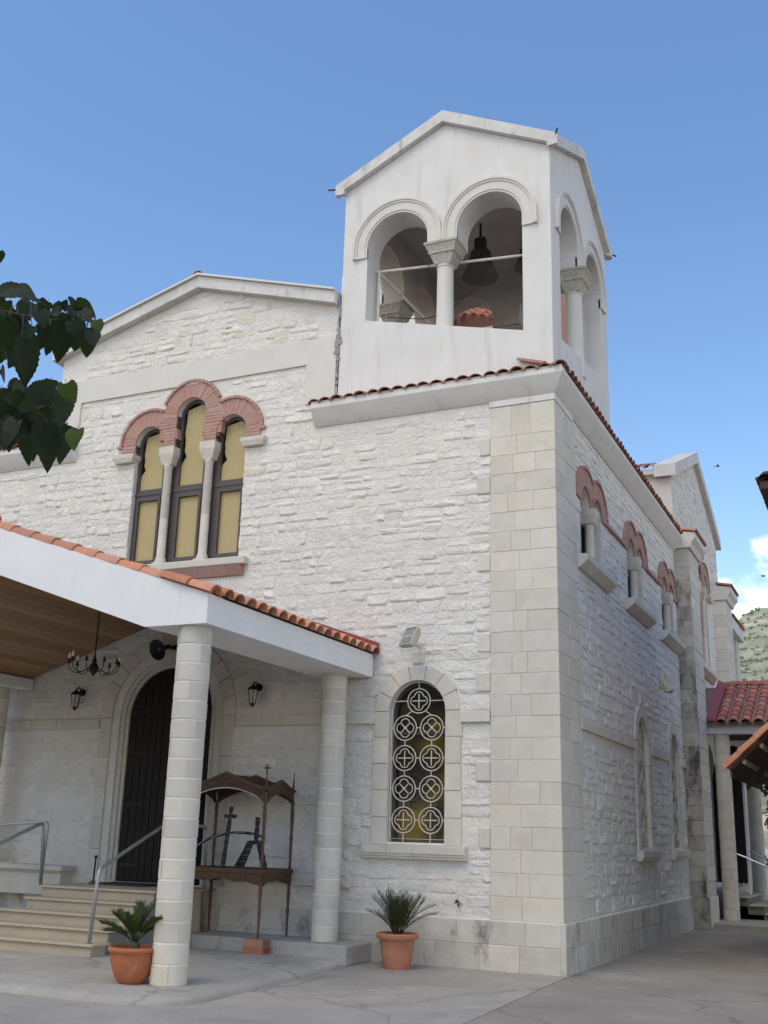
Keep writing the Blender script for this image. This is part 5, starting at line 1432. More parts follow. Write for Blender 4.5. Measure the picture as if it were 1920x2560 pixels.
b = MB(TOP); b.tube(arcp, .020, 8); ao = b.build('wrapped_bar', 'black_wrap', W1, smooth=True)
b = MB(TOP); b.tube([(p[0] + .006 * math.cos(i * 2.2), p[1] - .019, p[2] + .012 * math.sin(i * 2.2)) for i, p in enumerate(arcp)], .003, 4); b.build('wire', 'silver_wire', ao)
W2 = thing('wreath_tripod', (-4.0, -.62, TZ), 'black wrapped frame with four splayed legs and a short mast on the bier', 'wreath frame')
wrapped([(-4.12, -.62, 1.47), (-4.11, -.62, 1.80)], .030, W2, 5)
for k, (dx, dy) in enumerate(((-.27, -.02), (-.11, -.16), (.07, .12), (.20, -.06))):
    wrapped([(-4.12 + dx * .35, -.62 + dy * .35, 1.46), (-4.12 + dx, -.62 + dy, TZ + .035)], .036, W2, 6 + k)
b = MB(TOP); b.cbox(-4.22, -4.02, -.68, -.56, 1.44, 1.49, .015); b.build('hub', 'black_wrap', W2)

# hollow clay bricks under the front legs
def hollow(x0, x1, y0, y1, z0, label):
    b = MB(SIDE); hh = .088; hs = []
    for i in range(3):
        for j in range(2):
            a0 = y0 + .018 + i * (y1 - y0 - .03) / 3; a1 = a0 + (y1 - y0 - .03) / 3 - .010
            c0 = z0 + .012 + j * .037; hs.append([(a0, c0), (a1, c0), (a1, c0 + .029), (a0, c0 + .029)])
    b.prism([(y0, z0), (y1, z0), (y1, z0 + hh), (y0, z0 + hh)], x0, x1, hs)
    tag(b.build('hollow_brick', 'hollow_brick'), label, 'brick')
hollow(-3.96, -3.66, -1.06, -.86, .0915, 'lower red hollow brick under the right front leg of the bier')
hollow(-3.965, -3.67, -1.055, -.865, .181, 'upper red hollow brick under the right front leg of the bier')
hollow(-5.19, -4.92, -1.06, -.86, .0915, 'lower red hollow brick half hidden behind the front column')
hollow(-5.19, -4.93, -1.055, -.865, .181, 'upper red hollow brick half hidden behind the front column')

# ================================================================== lamps, speaker, chandelier
def lantern(x, z, label):
    t = thing('wall_lantern', (x, -.03, z), label, 'wall lamp', 'lanterns beside the church door')
    y = -.17
    b = MB(FRONT); b.lathe  # keep helper style
    p = MB(TOP); p.tube([(x + .02, -.03, z + .13), (x + .02, -.06, z + .13)], .055, 12); p.tube(bend([(x + .02, -.05, z + .13), (x + .02, -.13, z + .20), (x, y, z + .17)], .05), .012, 8); p.build('bracket', 'iron_black', t, smooth=40)
    p = MB(TOP); p.lathe([(.095, .075), (.09, .085), (.05, .13), (.02, .145), (.012, .17), (.004, .185)], x, y, 6, z0=z); p.build('cap', 'iron_black', t)
    p = MB(TOP); p.lathe([(.035, -.125), (.045, -.12), (.072, .074)], x, y, 6, z0=z); p.build('glass', 'lamp_glass', t)
    for k in range(6):
        a = 2 * math.pi * k / 6
        q = MB(TOP); q.tube([(x + .047 * math.cos(a), y + .047 * math.sin(a), z - .125), (x + .077 * math.cos(a), y + .077 * math.sin(a), z + .08)], .006, 5); q.build('rib', 'iron_black', t)
    p = MB(TOP); p.lathe([(.008, -.18), (.014, -.165), (.03, -.145), (.05, -.13), (.05, -.12)], x, y, 6, z0=z); p.build('base', 'iron_black', t)
lantern(-7.90, 3.56, 'black wall lantern left of the church door')
lantern(-4.59, 3.545, 'black wall lantern right of the church door, above the bier')
SPK = thing('horn_speaker', (-6.30, -.05, 4.26), 'black round horn loudspeaker fixed above the church door', 'loudspeaker')
fh = lambda a, z, d: (-6.30 + a, -.06 - z, 4.24 + d)
def disc(prof, c, axis, n=24):
    ax = Vector(axis).normalized(); x = ax.cross(Vector((0, 0, 1))).normalized(); y = ax.cross(x); b = MB(TOP); rows = []
    for r, h in prof: rows.append([b.p(*(Vector(c) + ax * h + x * r * math.cos(2 * math.pi * k / n) + y * r * math.sin(2 * math.pi * k / n))) for k in range(n)])
    for i in range(len(rows) - 1):
        for k in range(n): b.f.append((rows[i][k], rows[i][(k + 1) % n], rows[i + 1][(k + 1) % n], rows[i + 1][k]))
    b.f.append(tuple(rows[0])); b.f.append(tuple(rows[-1])); return b
ax_ = (-.15, -.9, -.35)
disc([(.035, 0), (.04, .10), (.07, .16), (.15, .24), (.165, .25), (.165, .26), (.14, .25), (.05, .17), (.012, .17)], (-6.24, -.08, 4.36), ax_).build('horn', 'iron_black', SPK, smooth=40, fix=True)
disc([(.006, .17), (.022, .20), (.016, .225), (.003, .23)], (-6.24, -.08, 4.36), ax_, 10).build('driver_tip', 'steel_pipe', SPK, smooth=40, fix=True)
b = MB(TOP); b.cbox(-6.17, -6.02, -.14, -.05, 4.30, 4.36, .01); b.tube([(-6.06, -.035, 4.30), (-6.06, -.035, 4.42)], .02, 8); b.build('bracket', 'iron_black', SPK)
CHN = thing('chandelier', (-6.08, -2.0, 3.72), 'black wrought iron chandelier with white candle bulbs hanging under the porch', 'chandelier')
b = MB(TOP); b.tube([(-6.08, -2, 3.72), (-6.08, -2, 4.84)], .010, 8); b.build('rod', 'iron_black', CHN)
b = MB(TOP); b.lathe([(.006, 3.62), (.02, 3.64), (.055, 3.69), (.065, 3.74), (.05, 3.78), (.03, 3.80), (.04, 3.83), (.02, 3.86), (.012, 3.92)], -6.08, -2, 14); b.build('hub', 'iron_black', CHN, smooth=40)
for k in range(9):
    a = 2 * math.pi * k / 9 + .2; ca, sa = math.cos(a), math.sin(a)
    pts = [(-6.08 + ca * r, -2 + sa * r, z) for r, z in ((.04, 3.76), (.10, 3.715), (.19, 3.655), (.27, 3.665), (.335, 3.72), (.345, 3.79))]
    b = MB(TOP); b.tube([tuple(p) for p in bend(pts, .05, 4)], .0065, 6); arm = b.build('arm', 'iron_black', CHN, smooth=True)
    b = MB(TOP); b.lathe([(.01, 3.785), (.034, 3.795), (.034, 3.802), (.016, 3.806), (.015, 3.855)], -6.08 + ca * .345, -2 + sa * .345, 10); b.build('cup', 'iron_black', arm)
    if k in (3, 4, 5, 6, 1):
        b = MB(TOP); b.lathe([(.014, 3.855), (.02, 3.88), (.017, 3.91), (.004, 3.945)], -6.08 + ca * .345, -2 + sa * .345, 8); b.build('bulb', 'candle_white', arm, smooth=True)
def flood(loc, yaw, label):
    t = thing('floodlight', loc, label, 'floodlight')
    mw = Matrix.Translation(loc) @ Matrix.Rotation(yaw, 4, 'Z') @ Matrix.Rotation(R(-28), 4, 'X')
    def add(bm_, name, mt):
        o = obj(name, bm_.mesh(name), mt, t, mw); return o
    b = MB(FRONT)          # tapered housing, d forward
    q = [[b.p(u * w, v * h, d) for u, v in ((-1, -1), (1, -1), (1, 1), (-1, 1))] for (d, w, h) in ((-.02, .075, .10), (.05, .12, .145), (.12, .125, .15), (.125, .115, .14), (.11, .108, .132))]
    for i in range(4):
        for k in range(4): b.f.append((q[i][k], q[i][(k + 1) % 4], q[i + 1][(k + 1) % 4], q[i + 1][k]))
    b.f.append(tuple(q[0][::-1])); add(b, 'housing', 'flood_case')
    b = MB(FRONT); b.box(-.108, .108, -.132, .132, .100, .108); add(b, 'glass', 'flood_glass')
    b = MB(FRONT); b.tube([FRONT(-.06, 0, .085), FRONT(.06, 0, .085)], .016, 8) if False else b.box(-.06, .06, -.015, .015, .109, .112); add(b, 'lamp_tube', 'silver_wire')
    b = MB(TOP); p = Vector(loc); o_ = Vector((0, 1, 0)) if abs(yaw) < .7 else Vector((-1, 0, 0))
    b.tube(bend([tuple(p + Vector((0, 0, -.02))), tuple(p + o_ * .10 + Vector((0, 0, -.06))), tuple(p + o_ * .24 + Vector((0, 0, -.05)))], .04), .014, 8); b.build('bracket', 'flood_case', t)
flood((-1.98, -.26, 4.22), R(-24), 'beige floodlight on the facade above the grille window')
flood((.27, 6.0, 4.33), R(90), 'beige floodlight on the shaded side wall above the nearer window')

# ================================================================== bells and fittings in the tower
def bell(x, y, z, r, label):
    t = thing('church_bell', (x, y, z), label, 'bell')
    b = MB(TOP); b.lathe([(r, 0), (r * .99, .03), (r * .86, r * .35), (r * .68, r * .8), (r * .60, r * 1.25), (r * .55, r * 1.5), (r * .40, r * 1.66), (.02, r * 1.72)], x, y, 28, z0=z)
    b.build('body', 'bell_bronze', t, smooth=40)
    b = MB(TOP); b.cbox(x - .10, x + .10, y - .07, y + .07, z + r * 1.7, z + r * 1.7 + .22, .03); b.build('crown', 'bell_bronze', t)
    b = MB(TOP); b.tube([(x, y, z + r), (x, y, z - .06)], [.015, .035], 8); b.build('clapper', 'iron_black', t)
    b = MB(TOP); b.tube([(x, y, z + r * 1.7 + .2), (x, y, 11.75)], .02, 6); b.build('hanger', 'iron_black', t)
bell(-1.62, 1.45, 10.68, .31, 'dark bronze bell hanging in the right arch of the bell tower')
bell(-.95, 2.0, 11.0, .24, 'smaller dark bell half hidden behind the right pier of the tower arch')
RD = thing('tower_tie_rod', (-3.03, .30, 10.45), 'rusty white iron rod spanning both front arches of the bell tower', 'rod')
b = MB(TOP); b.tube([(-3.03, .30, 10.465), (-.42, .30, 10.235)], .022, 8); b.build('bar', 'rusty_white', RD)
b = MB(TOP); b.tube([(-2.96, .30, 9.35), (-2.96, .30, 10.45)], .022, 8); b.tube([(-2.94, .30, 10.42), (-2.2, 1.6, 9.6)], .018, 6); b.build('net_post', 'rusty_white', RD)
b = MB(TOP); b.prism([(-3.02, 8.6), (-.42, 8.6), (-.42, 10.22), (-3.02, 10.45)], .32, .322); 
b = MB(FRONT); b.prism([(-1.9, 8.7), (-.44, 8.7), (-.44, 10.22), (-1.9, 10.35)], -.335, -.333)
tag(b.build('bird_net', 'net'), 'fine grey bird net across the right front arch of the bell tower', 'net')
b = MB(TOP); b.tube(bend([(-1.55, 1.45, 10.62), (-1.9, .9, 9.9), (-2.2, .6, 9.6), (-2.9, .55, 9.75)], .3), .008, 5)
tag(b.build('bell_rope', 'iron_black'), 'thin dark rope hanging slack from the tower bell', 'rope')

# ================================================================== side porch
SP = thing('side_porch', (1.6, TC, .1), 'red tiled side porch with white beam and stone columns at the transept door', 'porch')
b = MB(TOP); b.cbox(.30, 4.2, 9.95, 16.0, -.1, .10, .02); b.build('floor_slab', 'slab_concrete', SP)
b = MB(TOP); b.cbox(.02, 4.0, 10.86, 11.14, 3.94, 4.125, .008); b.build('beam', 'beam_white', SP)
b = MB(TOP); b.cbox(.02, 4.0, 14.70, 14.98, 3.94, 4.125, .008); b.build('beam', 'beam_white', SP)
for s_ in (-1, 1):
    a = lambda q: TC + s_ * q
    b = MB(SIDE); b.prism([(a(2.20), 4.10), (a(0), 5.14), (a(0), 5.22), (a(2.20), 4.18)], .03, 4.0); b.build('roof_deck', 'roof_underlay', SP, fix=True)
stone_column(SP, .56, 11.05, .165, .1, 3.94, 11, mt='ashlar', core_mt='trim_stone')
stone_column(SP, 3.6, 11.05, .165, .1, 3.94, 12, mt='ashlar', core_mt='trim_stone')
stone_column(SP, .74, 14.82, .165, .1, 3.94, 13, mt='ashlar', core_mt='trim_stone')
rm = tile_mesh('porch_tile', .108, .09, .40, .016); rm.materials.append(MATS['red_tile'])
tr3 = random.Random(6)
for col_ in range(13):
    x = .62 + col_ * .26
    for row in range(9):
        q = 2.30 - row * .272
        tile_at(rm, None, SP, (x, TC - q, 4.19 + (2.2 - q) * .4725), (0, -1, -.44), .03, tr3)
x = .45
while x < 3.9:
    tile_at(rm, None, SP, (x + .36, TC, 5.27), (1, 0, .02), .02, tr3); x += .34
b = MB(TOP)
i = [b.p(.31, TC - 2.26, 4.19), b.p(.50, TC - 2.26, 4.19), b.p(.50, TC, 5.29), b.p(.31, TC, 5.29)]
j = [b.p(.31, TC - 2.26, 4.27), b.p(.50, TC - 2.26, 4.21), b.p(.50, TC, 5.31), b.p(.31, TC, 5.40)]
b.f += [tuple(i), tuple(j), (i[0], i[1], j[1], j[0]), (i[1], i[2], j[2], j[1]), (i[2], i[3], j[3], j[2]), (i[3], i[0], j[0], j[3])]
b.build('flashing', 'flashing_red', SP, fix=True)
# black door leaf standing open, and its white frame
b = MB(FRONT); b.prism([(.04, .80), (.70, .80), (.70, 3.80), (.55, 3.86), (.30, 3.78), (.14, 3.5), (.04, 3.1)], -13.0, -12.94); dl2 = b.build('door_leaf', 'black_paint', SP)
b = MB(FRONT); b.cbox(.702, .76, .45, 3.9, -13.02, -12.93, .006); b.build('door_frame', 'beam_white', dl2)
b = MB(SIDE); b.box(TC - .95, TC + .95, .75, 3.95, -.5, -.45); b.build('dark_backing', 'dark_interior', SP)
SS = thing('side_steps', (.9, 12.8, .1), 'short stone steps going up to the side door behind the porch column', 'steps')
for i, (x0, x1, z) in enumerate(((.32, .52, .72), (.52, .84, .56), (.84, 1.16, .40), (1.16, 1.5, .24))):
    b = MB(TOP); b.cbox(x0 - .01 if i == 0 else .35, x1 - .03, 11.75, 14.2, .1, z - .035, .004); b.build('riser', 'rubble_dark', SS) if i else b.build('riser', 'step_riser', SS)
    b = MB(TOP); b.cbox(x0 - .01, x1, 11.70, 14.25, z - .034, z, .006); b.build('tread', 'step_marble', SS)
rail([(.42, 11.8, .73), (.42, 11.8, 1.47), (.66, 11.8, 1.43), (2.2, 11.8, .80), (2.2, 11.8, .1)], 'shiny steel handrail nearer the camera, right of the side porch column', .022, 'chrome')
rail([(.5, 14.1, .73), (.5, 14.1, 1.55), (2.2, 14.1, .85), (2.2, 14.1, .1)], 'shiny steel handrail on the far side of the side porch steps', .022, 'chrome')

# ================================================================== lean-to shelter and neighbouring house, right of the picture
NH = thing('neighbour_house', (6.2, 4.2, 0), 'neighbouring house whose dark tiled eave corner shows at the right edge', 'house')
b = MB(TOP); b.box(3.35, 9.5, .4, 9.0, 0, 6.05); b.build('wall', 'plaster_cream', NH)
b = MB(TOP)
A = [(2.72, -.05), (10.1, -.05), (10.1, 9.5), (2.72, 9.5)]
lo = [b.p(x, y, 6.0) for x, y in A]; hi = [b.p(x, y, 6.10) for x, y in A]; rd = [b.p(5.6, 3.5, 7.4), b.p(7.2, 3.5, 7.4), b.p(7.2, 6, 7.4), b.p(5.6, 6, 7.4)]
b.f += [tuple(lo[::-1]), tuple(rd)] + [(lo[k], lo[(k + 1) % 4], hi[(k + 1) % 4], hi[k]) for k in range(4)] + [(hi[k], hi[(k + 1) % 4], rd[(k + 1) % 4], rd[k]) for k in range(4)]
b.build('roof', 'timber_dark', NH)
tm2 = tile_mesh('roof_tile'); tm2.materials.append(MATS['silhouette_tile'])
y = .05
while y < 3.0: tile_at(tm2, None, NH, (2.70, y, 6.09), (-1, 0, -.45), .03, tr3); y += .215
x = 2.8
while x < 5: tile_at(tm2, None, NH, (x, -.08, 6.09), (0, -1, -.45), .03, tr3); x += .215
for (y0, z0) in ((1.2, 3.6), (4.0, 3.6), (6.8, 3.6)):
    b = MB(TOP); b.box(3.33, 3.36, y0, y0 + .9, z0, z0 + 1.3); wv = b.build('window', 'window_glass', NH)
    b = MB(TOP); b.box(3.30, 3.335, y0 - .08, y0 + .98, z0 - .10, z0 - .02); b.build('sill', 'trim_stone', wv)
SH = thing('lean_to_shelter', (2.5, 4.2, 0), 'small timber lean-to with orange tiled roof and exposed rafter ends at right edge', 'shelter')
YS0, YS1 = 3.0, 7.0
ex, ez = 1.72, 2.74; sx, sz = 3.33, 4.18; k_ = (sz - ez) / (sx - ex)
b = MB(FRONT); b.prism([(ex + .02, ez - .09), (sx, sz - .09), (sx, sz - .045), (ex + .02, ez - .045)], -YS1, -YS0 - .03); b.build('roof_boards', 'timber_dark', SH, fix=True)
b = MB(TOP); b.cbox(ex + .02, ex + .05, YS0 + .03, YS1, ez - .17, ez - .05, .004); b.build('fascia', 'timber_dark', SH)
for q in (.22, .48, .74, 1.0, 1.26):
    x = ex + q; z = ez + k_ * q - .095
    b = MB(TOP); b.cbox(x - .03, x + .03, YS0 + .06, YS1 - .05, z - .075, z - .012, .004); b.build('purlin', 'timber_pale', SH)
b = MB(FRONT); b.prism([(ex + .1, ez - .30), (sx, sz - .30), (sx, sz - .185), (ex + .1, ez - .185)], -YS0 - 1.30, -YS0 - 1.18); b.build('rafter', 'timber_dark', SH, fix=True)
for y in (YS0 + .25, YS1 - .3):
    b = MB(TOP); b.cbox(2.72, 2.86, y - .07, y + .07, 0, 3.4, .01); b.build('post', 'timber_dark', SH)
om2 = om
y = YS0 + .06
while y < YS1:
    for row in range(7):
        q = -.04 + row * .235
        tile_at(om2, None, SH, (ex + q, y, ez + k_ * q - .01), (-1, 0, -k_ + .04), .03, tr3)
    y += .235

# ================================================================== greenery beyond the side porch
def leaf_cloud(parent, name, centre, rad, n, size, mt, seed):
    lr = random.Random(seed); b = MB(TOP)
    blobs = [(Vector((lr.gauss(0, .5) * rad[0], lr.gauss(0, .5) * rad[1], lr.uniform(-.8, .8) * rad[2])) + Vector(centre), lr.uniform(.25, .5)) for _ in range(26)]
    for _ in range(n):
        c, s_ = lr.choice(blobs); v = Vector((lr.gauss(0, 1), lr.gauss(0, 1), lr.gauss(0, 1))).normalized() * s_ * lr.uniform(.5, 1.05) * min(rad)
        p = c + v; u = Vector((lr.gauss(0, 1), lr.gauss(0, 1), lr.gauss(0, 1) - .4)).normalized(); w = u.cross(Vector((lr.gauss(0, 1), lr.gauss(0, 1), lr.gauss(0, 1)))).normalized(); L_ = size * lr.uniform(.7, 1.3)
        i = [b.p(*p), b.p(*(p + u * L_ * .5 + w * L_ * .32)), b.p(*(p + u * L_)), b.p(*(p + u * L_ * .5 - w * L_ * .32))]
        b.f.append(tuple(i))
    return b.build(name, mt, parent)
for k, (x, y, h, lab) in enumerate(((.85, 22.0, 4.4, 'leafy green tree seen between the side porch columns'), (3.2, 16.8, 3.6, 'dense green shrub behind the side porch near the right edge'))):
    t = thing('garden_tree', (x, y, 0), lab, 'tree')
    b = MB(TOP); b.tube([(x, y, 0), (x + .1, y, h * .4), (x, y + .1, h * .8)], [.14, .10, .05], 8); b.tube([(x + .08, y, h * .35), (x + .6, y - .3, h * .7)], [.07, .03], 6); b.tube([(x + .08, y, h * .45), (x - .6, y + .3, h * .8)], [.07, .03], 6); b.build('trunk', 'bark', t, smooth=True)
    stuff(leaf_cloud(t, 'crown', (x, y, h * .62), (1.3, 1.3, h * .42), 5200, .13, 'shade_leaf', 70 + k))

# ================================================================== mulberry tree reaching in from the left
MT = thing('mulberry_tree', (-2.4, -13.4, 0), 'mulberry branch with dark heart-shaped serrated leaves hanging in from the left', 'tree')
b = MB(TOP); b.tube([(-2.4, -13.4, 0), (-2.45, -13.35, 1.0), (-2.3, -13.2, 1.9), (-2.1, -13.0, 2.6)], [.22, .17, .15, .13], 12); b.build('trunk', 'bark', MT, smooth=True)
b = MB(TOP); b.tube(bend([(-2.15, -13.05, 2.5), (-1.2, -12.5, 3.2), (-.2, -12.2, 3.5), (.6, -11.8, 3.50), (.95, -11.5, 3.45)], .3), .028, 8); b.tube([(-2.15, -13.05, 2.5), (-2.9, -13.6, 3.6), (-3.3, -13.9, 4.6)], [.09, .05, .03], 8); b.tube([(-2.2, -13.1, 2.5), (-2.0, -12.3, 3.9), (-1.7, -12.0, 5.0)], [.08, .05, .03], 8); b.build('limb', 'bark', MT, smooth=True)
TW = ([(.95, -11.5, 3.45), (1.049, -11.4, 3.436), (1.143, -11.298, 3.432), (1.247, -11.198, 3.434), (1.337, -11.129, 3.454)], [(.953, -11.417, 3.3), (.985, -11.276, 3.121), (1.091, -11.17, 3.126), (1.215, -11.101, 3.22)], [(1.05, -11.208, 3.121), (1.114, -11.134, 3.101), (1.158, -11.083, 3.084), (1.219, -11.019, 3.065)], [(.95, -11.5, 3.45), (.93, -11.45, 3.36), (.924, -11.40, 3.25), (.953, -11.38, 3.12)])
for p in TW:
    b = MB(TOP); b.tube(p, [.006, .005, .004, .003, .002][:len(p)], 6); b.build('twig', 'bark', MT, smooth=True)
LEAVES = [[0.993,-11.161,3.617,0.917,-11.231,3.606],[0.984,-11.137,3.617,1.051,-11.117,3.59],[1.093,-11.306,3.473,1.045,-11.346,3.428],[1.066,-11.188,3.553,1.042,-11.22,3.488],[1.07,-11.123,3.565,1.032,-11.127,3.525],[1.053,-11.118,3.58,1.073,-11.089,3.56],[1.29,-11.266,3.437,1.243,-11.27,3.44],[1.075,-11.027,3.599,1.104,-11.041,3.631],[1.113,-11.013,3.61,1.13,-10.928,3.6],[1.445,-11.346,3.399,1.464,-11.315,3.402],[1.2,-11.133,3.518,1.195,-11.063,3.506],[1.255,-11.118,3.515,1.298,-11.104,3.467],[1.358,-11.143,3.444,1.356,-11.114,3.392],[1.326,-11.151,3.415,1.266,-11.083,3.324],[1.397,-11.201,3.366,1.408,-11.195,3.304],[1.256,-11.194,3.416,1.195,-11.154,3.29],[1.113,-10.977,3.506,1.088,-10.95,3.445],[1.32,-11.336,3.339,1.241,-11.308,3.276],[1.22,-11.24,3.385,1.187,-11.215,3.338],[1.184,-11.29,3.385,1.179,-11.306,3.332],[1.177,-11.15,3.492,1.13,-11.123,3.445],[1.28,-11.403,3.262,1.256,-11.354,3.127],[1.194,-11.338,3.294,1.167,-11.355,3.191],[1.24,-11.449,3.318,1.178,-11.387,3.233],[0.925,-11.193,3.468,0.911,-11.151,3.349],[1.013,-11.238,3.449,1.061,-11.231,3.404],[0.965,-11.151,3.516,0.972,-11.102,3.46],[0.974,-11.227,3.497,0.956,-11.212,3.391],[1.341,-11.245,3.395,1.355,-11.214,3.329],[0.901,-11.158,3.516,0.907,-11.093,3.407],[1.064,-11.291,3.226,1.038,-11.232,3.201],[0.943,-11.047,3.288,0.899,-11.074,3.23],[1.217,-11.264,3.113,1.268,-11.203,3.175],[1.392,-11.294,3.119,1.408,-11.261,3.055],[1.063,-10.957,3.288,1.004,-10.937,3.262],[1.323,-11.233,3.111,1.326,-11.228,2.986],[1.063,-11.009,3.227,1.02,-11.016,3.197],[1.218,-11.322,3.097,1.182,-11.33,3.047],[1.278,-11.386,3.023,1.297,-11.333,3.015],[1.053,-11.243,3.171,1.017,-11.224,3.124],[1.327,-11.323,3.025,1.331,-11.281,2.99],[1.173,-11.224,3.072,1.132,-11.234,3.012],[1.137,-11.294,3.071,1.085,-11.289,2.998],[1.019,-11.191,3.085,1.006,-11.137,2.983],[1.262,-11.378,2.961,1.227,-11.405,2.859],[1.282,-11.329,2.917,1.265,-11.316,2.818],[1.152,-11.126,3.048,1.16,-11.097,2.88],[1.113,-11.009,3.096,1.091,-10.975,2.973],[1.192,-11.069,3.046,1.162,-11.028,2.926],[1.04,-10.85,3.145,1.01,-10.835,3.082],[1.399,-11.222,2.966,1.399,-11.236,2.889],[1.085,-11.031,3.136,1.121,-10.988,3.063],[1.018,-11.031,3.127,0.99,-11.014,3.04],[1.153,-11.226,3.053,1.109,-11.189,2.964],[1.166,-11.358,2.962,1.177,-11.34,2.881],[1.293,-11.16,3.021,1.281,-11.162,2.976],[0.967,-11.169,3.535,0.913,-11.151,3.498],[1.104,-11.087,3.485,1.066,-11.081,3.449],[1.41,-11.488,3.309,1.423,-11.471,3.251],[1.284,-11.209,3.448,1.235,-11.168,3.406],[1.119,-11.276,3.056,1.133,-11.221,2.991],[0.993,-10.993,3.18,0.978,-10.995,3.11],[1.045,-11.364,3.687,1.035,-11.336,3.657],[1.045,-11.32,3.285,1.051,-11.278,3.259],[1.088,-11.398,3.412,1.114,-11.379,3.331],[0.849,-11.124,3.245,0.83,-11.052,3.208],[0.852,-11.106,3.096,0.876,-11.075,3.038],[1.099,-11.281,3.484,1.105,-11.214,3.457],[0.882,-11.079,3.692,0.808,-11.169,3.662],[0.747,-10.957,3.788,0.818,-10.922,3.759],[0.891,-11.147,3.604,0.841,-11.179,3.564],[1.001,-11.124,3.588,0.958,-11.142,3.52],[0.9,-10.934,3.714,0.856,-10.926,3.67],[0.844,-10.927,3.709,0.855,-10.878,3.685],[0.884,-10.861,3.707,0.909,-10.873,3.745],[0.902,-10.77,3.781,0.939,-10.672,3.756],[1.021,-10.908,3.66,1.024,-10.845,3.66],[1.082,-10.994,3.64,1.147,-10.995,3.602],[1.1,-11.088,3.513,1.052,-11.064,3.386],[1.05,-10.927,3.572,1.044,-10.899,3.53],[1.075,-11.135,3.426,1.028,-11.113,3.381],[1.06,-11.196,3.426,1.074,-11.197,3.367],[1.034,-11.012,3.588,0.987,-10.979,3.556],[1.128,-11.265,3.33,1.095,-11.195,3.189],[1.004,-11.209,3.388,0.956,-11.222,3.285],[1.172,-11.399,3.369,1.102,-11.327,3.292],[0.819,-11.131,3.536,0.795,-11.09,3.418],[0.876,-11.148,3.514,0.93,-11.149,3.462],[0.724,-10.963,3.657,0.723,-10.922,3.61],[0.839,-11.143,3.574,0.804,-11.135,3.458],[0.671,-10.943,3.63,0.671,-10.867,3.529],[0.898,-11.193,3.304,0.858,-11.119,3.292],[0.823,-10.945,3.349,0.79,-10.979,3.274],[1.121,-11.182,3.161,1.171,-11.122,3.221],[0.811,-10.763,3.442,0.763,-10.722,3.411],[0.856,-10.8,3.367,0.823,-10.801,3.335],[1.093,-11.246,3.127,1.059,-11.263,3.088],[1.231,-11.323,3.081,1.266,-11.253,3.076],[0.996,-11.214,3.192,0.966,-11.194,3.14],[0.956,-11.026,3.17,0.926,-11.038,3.116],[0.989,-11.188,3.15,0.922,-11.171,3.091],[0.827,-11.034,3.194,0.828,-10.994,3.076],[1.154,-11.295,3.009,1.129,-11.343,2.885],[1.038,-11.081,3.116,1.06,-11.067,2.944],[0.978,-10.909,3.163,0.958,-10.879,3.023],[1.045,-10.956,3.116,1.009,-10.931,2.979],[0.911,-10.707,3.203,0.892,-10.686,3.135],[0.951,-10.9,3.196,0.996,-10.857,3.11],[0.865,-10.908,3.202,0.833,-10.875,3.128],[1.048,-11.098,3.1,1.0,-11.074,3.02],[1.012,-11.188,3.053,1.033,-11.167,2.952],[0.757,-11.04,3.658,0.682,-11.037,3.603],[0.863,-10.908,3.643,0.807,-10.888,3.611],[0.937,-11.085,3.176,0.934,-11.016,3.107],[0.769,-10.795,3.305,0.735,-10.804,3.234]]
samp = [Vector(a).lerp(Vector(c), t / 6) for p in TW for a, c in zip(p, p[1:]) for t in range(7)]
for q in LEAVES:
    p0 = Vector(q[:3]); s0 = min(samp, key=lambda v: (v - p0).length)
    if .01 < (s0 - p0).length < .22:
        b = MB(TOP); b.tube([tuple(s0), tuple(s0.lerp(p0, .5) + Vector((0, 0, .012))), tuple(p0)], [.0022, .0018, .0014], 5); b.build('leaf_stalk', 'bark', MT)
def leaf_mesh(seed):
    lr = random.Random(seed); b = MB(TOP); n = 15
    def hw(t): return .40 * (math.sin(math.pi * min(1, t * .93 + .07) ** .62) ** .85) * (1 - t * .18)
    L_, M_, R_ = [], [], []
    curl = lr.uniform(.06, .2); fold = lr.uniform(.1, .32); bendx = lr.uniform(-.06, .06)
    for k in range(n + 1):
        t = k / n; w = hw(t) if k < n else 0
        ser = (1.0 if k % 2 else .90)
        y = t; z = -curl * t * t; x = bendx * math.sin(t * 3)
        M_.append(b.p(x, y, z)); 
        if k < n:
            lobe = -.09 * max(0, 1 - t / .12)
            L_.append(b.p(x - w * ser, y + lobe, z + fold * w)); R_.append(b.p(x + w * ser, y + lobe, z + fold * w * lr.uniform(.85, 1.1)))
    for k in range(n - 1):
        b.f += [(L_[k], M_[k], M_[k + 1], L_[k + 1]), (M_[k], R_[k], R_[k + 1], M_[k + 1])]
    b.f += [(L_[-1], M_[-2], M_[-1]), (M_[-2], R_[-1], M_[-1])]
    b.tube([(0, -.22, .03), (0, -.05, .005), (0, .1, 0)], .012, 5)
    me = b.mesh('leaf'); me.shade_smooth(); return me
LM = [leaf_mesh(k) for k in range(5)]; LY = [leaf_mesh(20 + k) for k in range(2)]
for m_ in LM: m_.materials.append(MATS['mulberry_leaf'])
for m_ in LY: m_.materials.append(MATS['young_leaf'])
lr = random.Random(8); young = {12, 33, 34, 50}
camv = Vector((3.95, -14.07, 1.6))
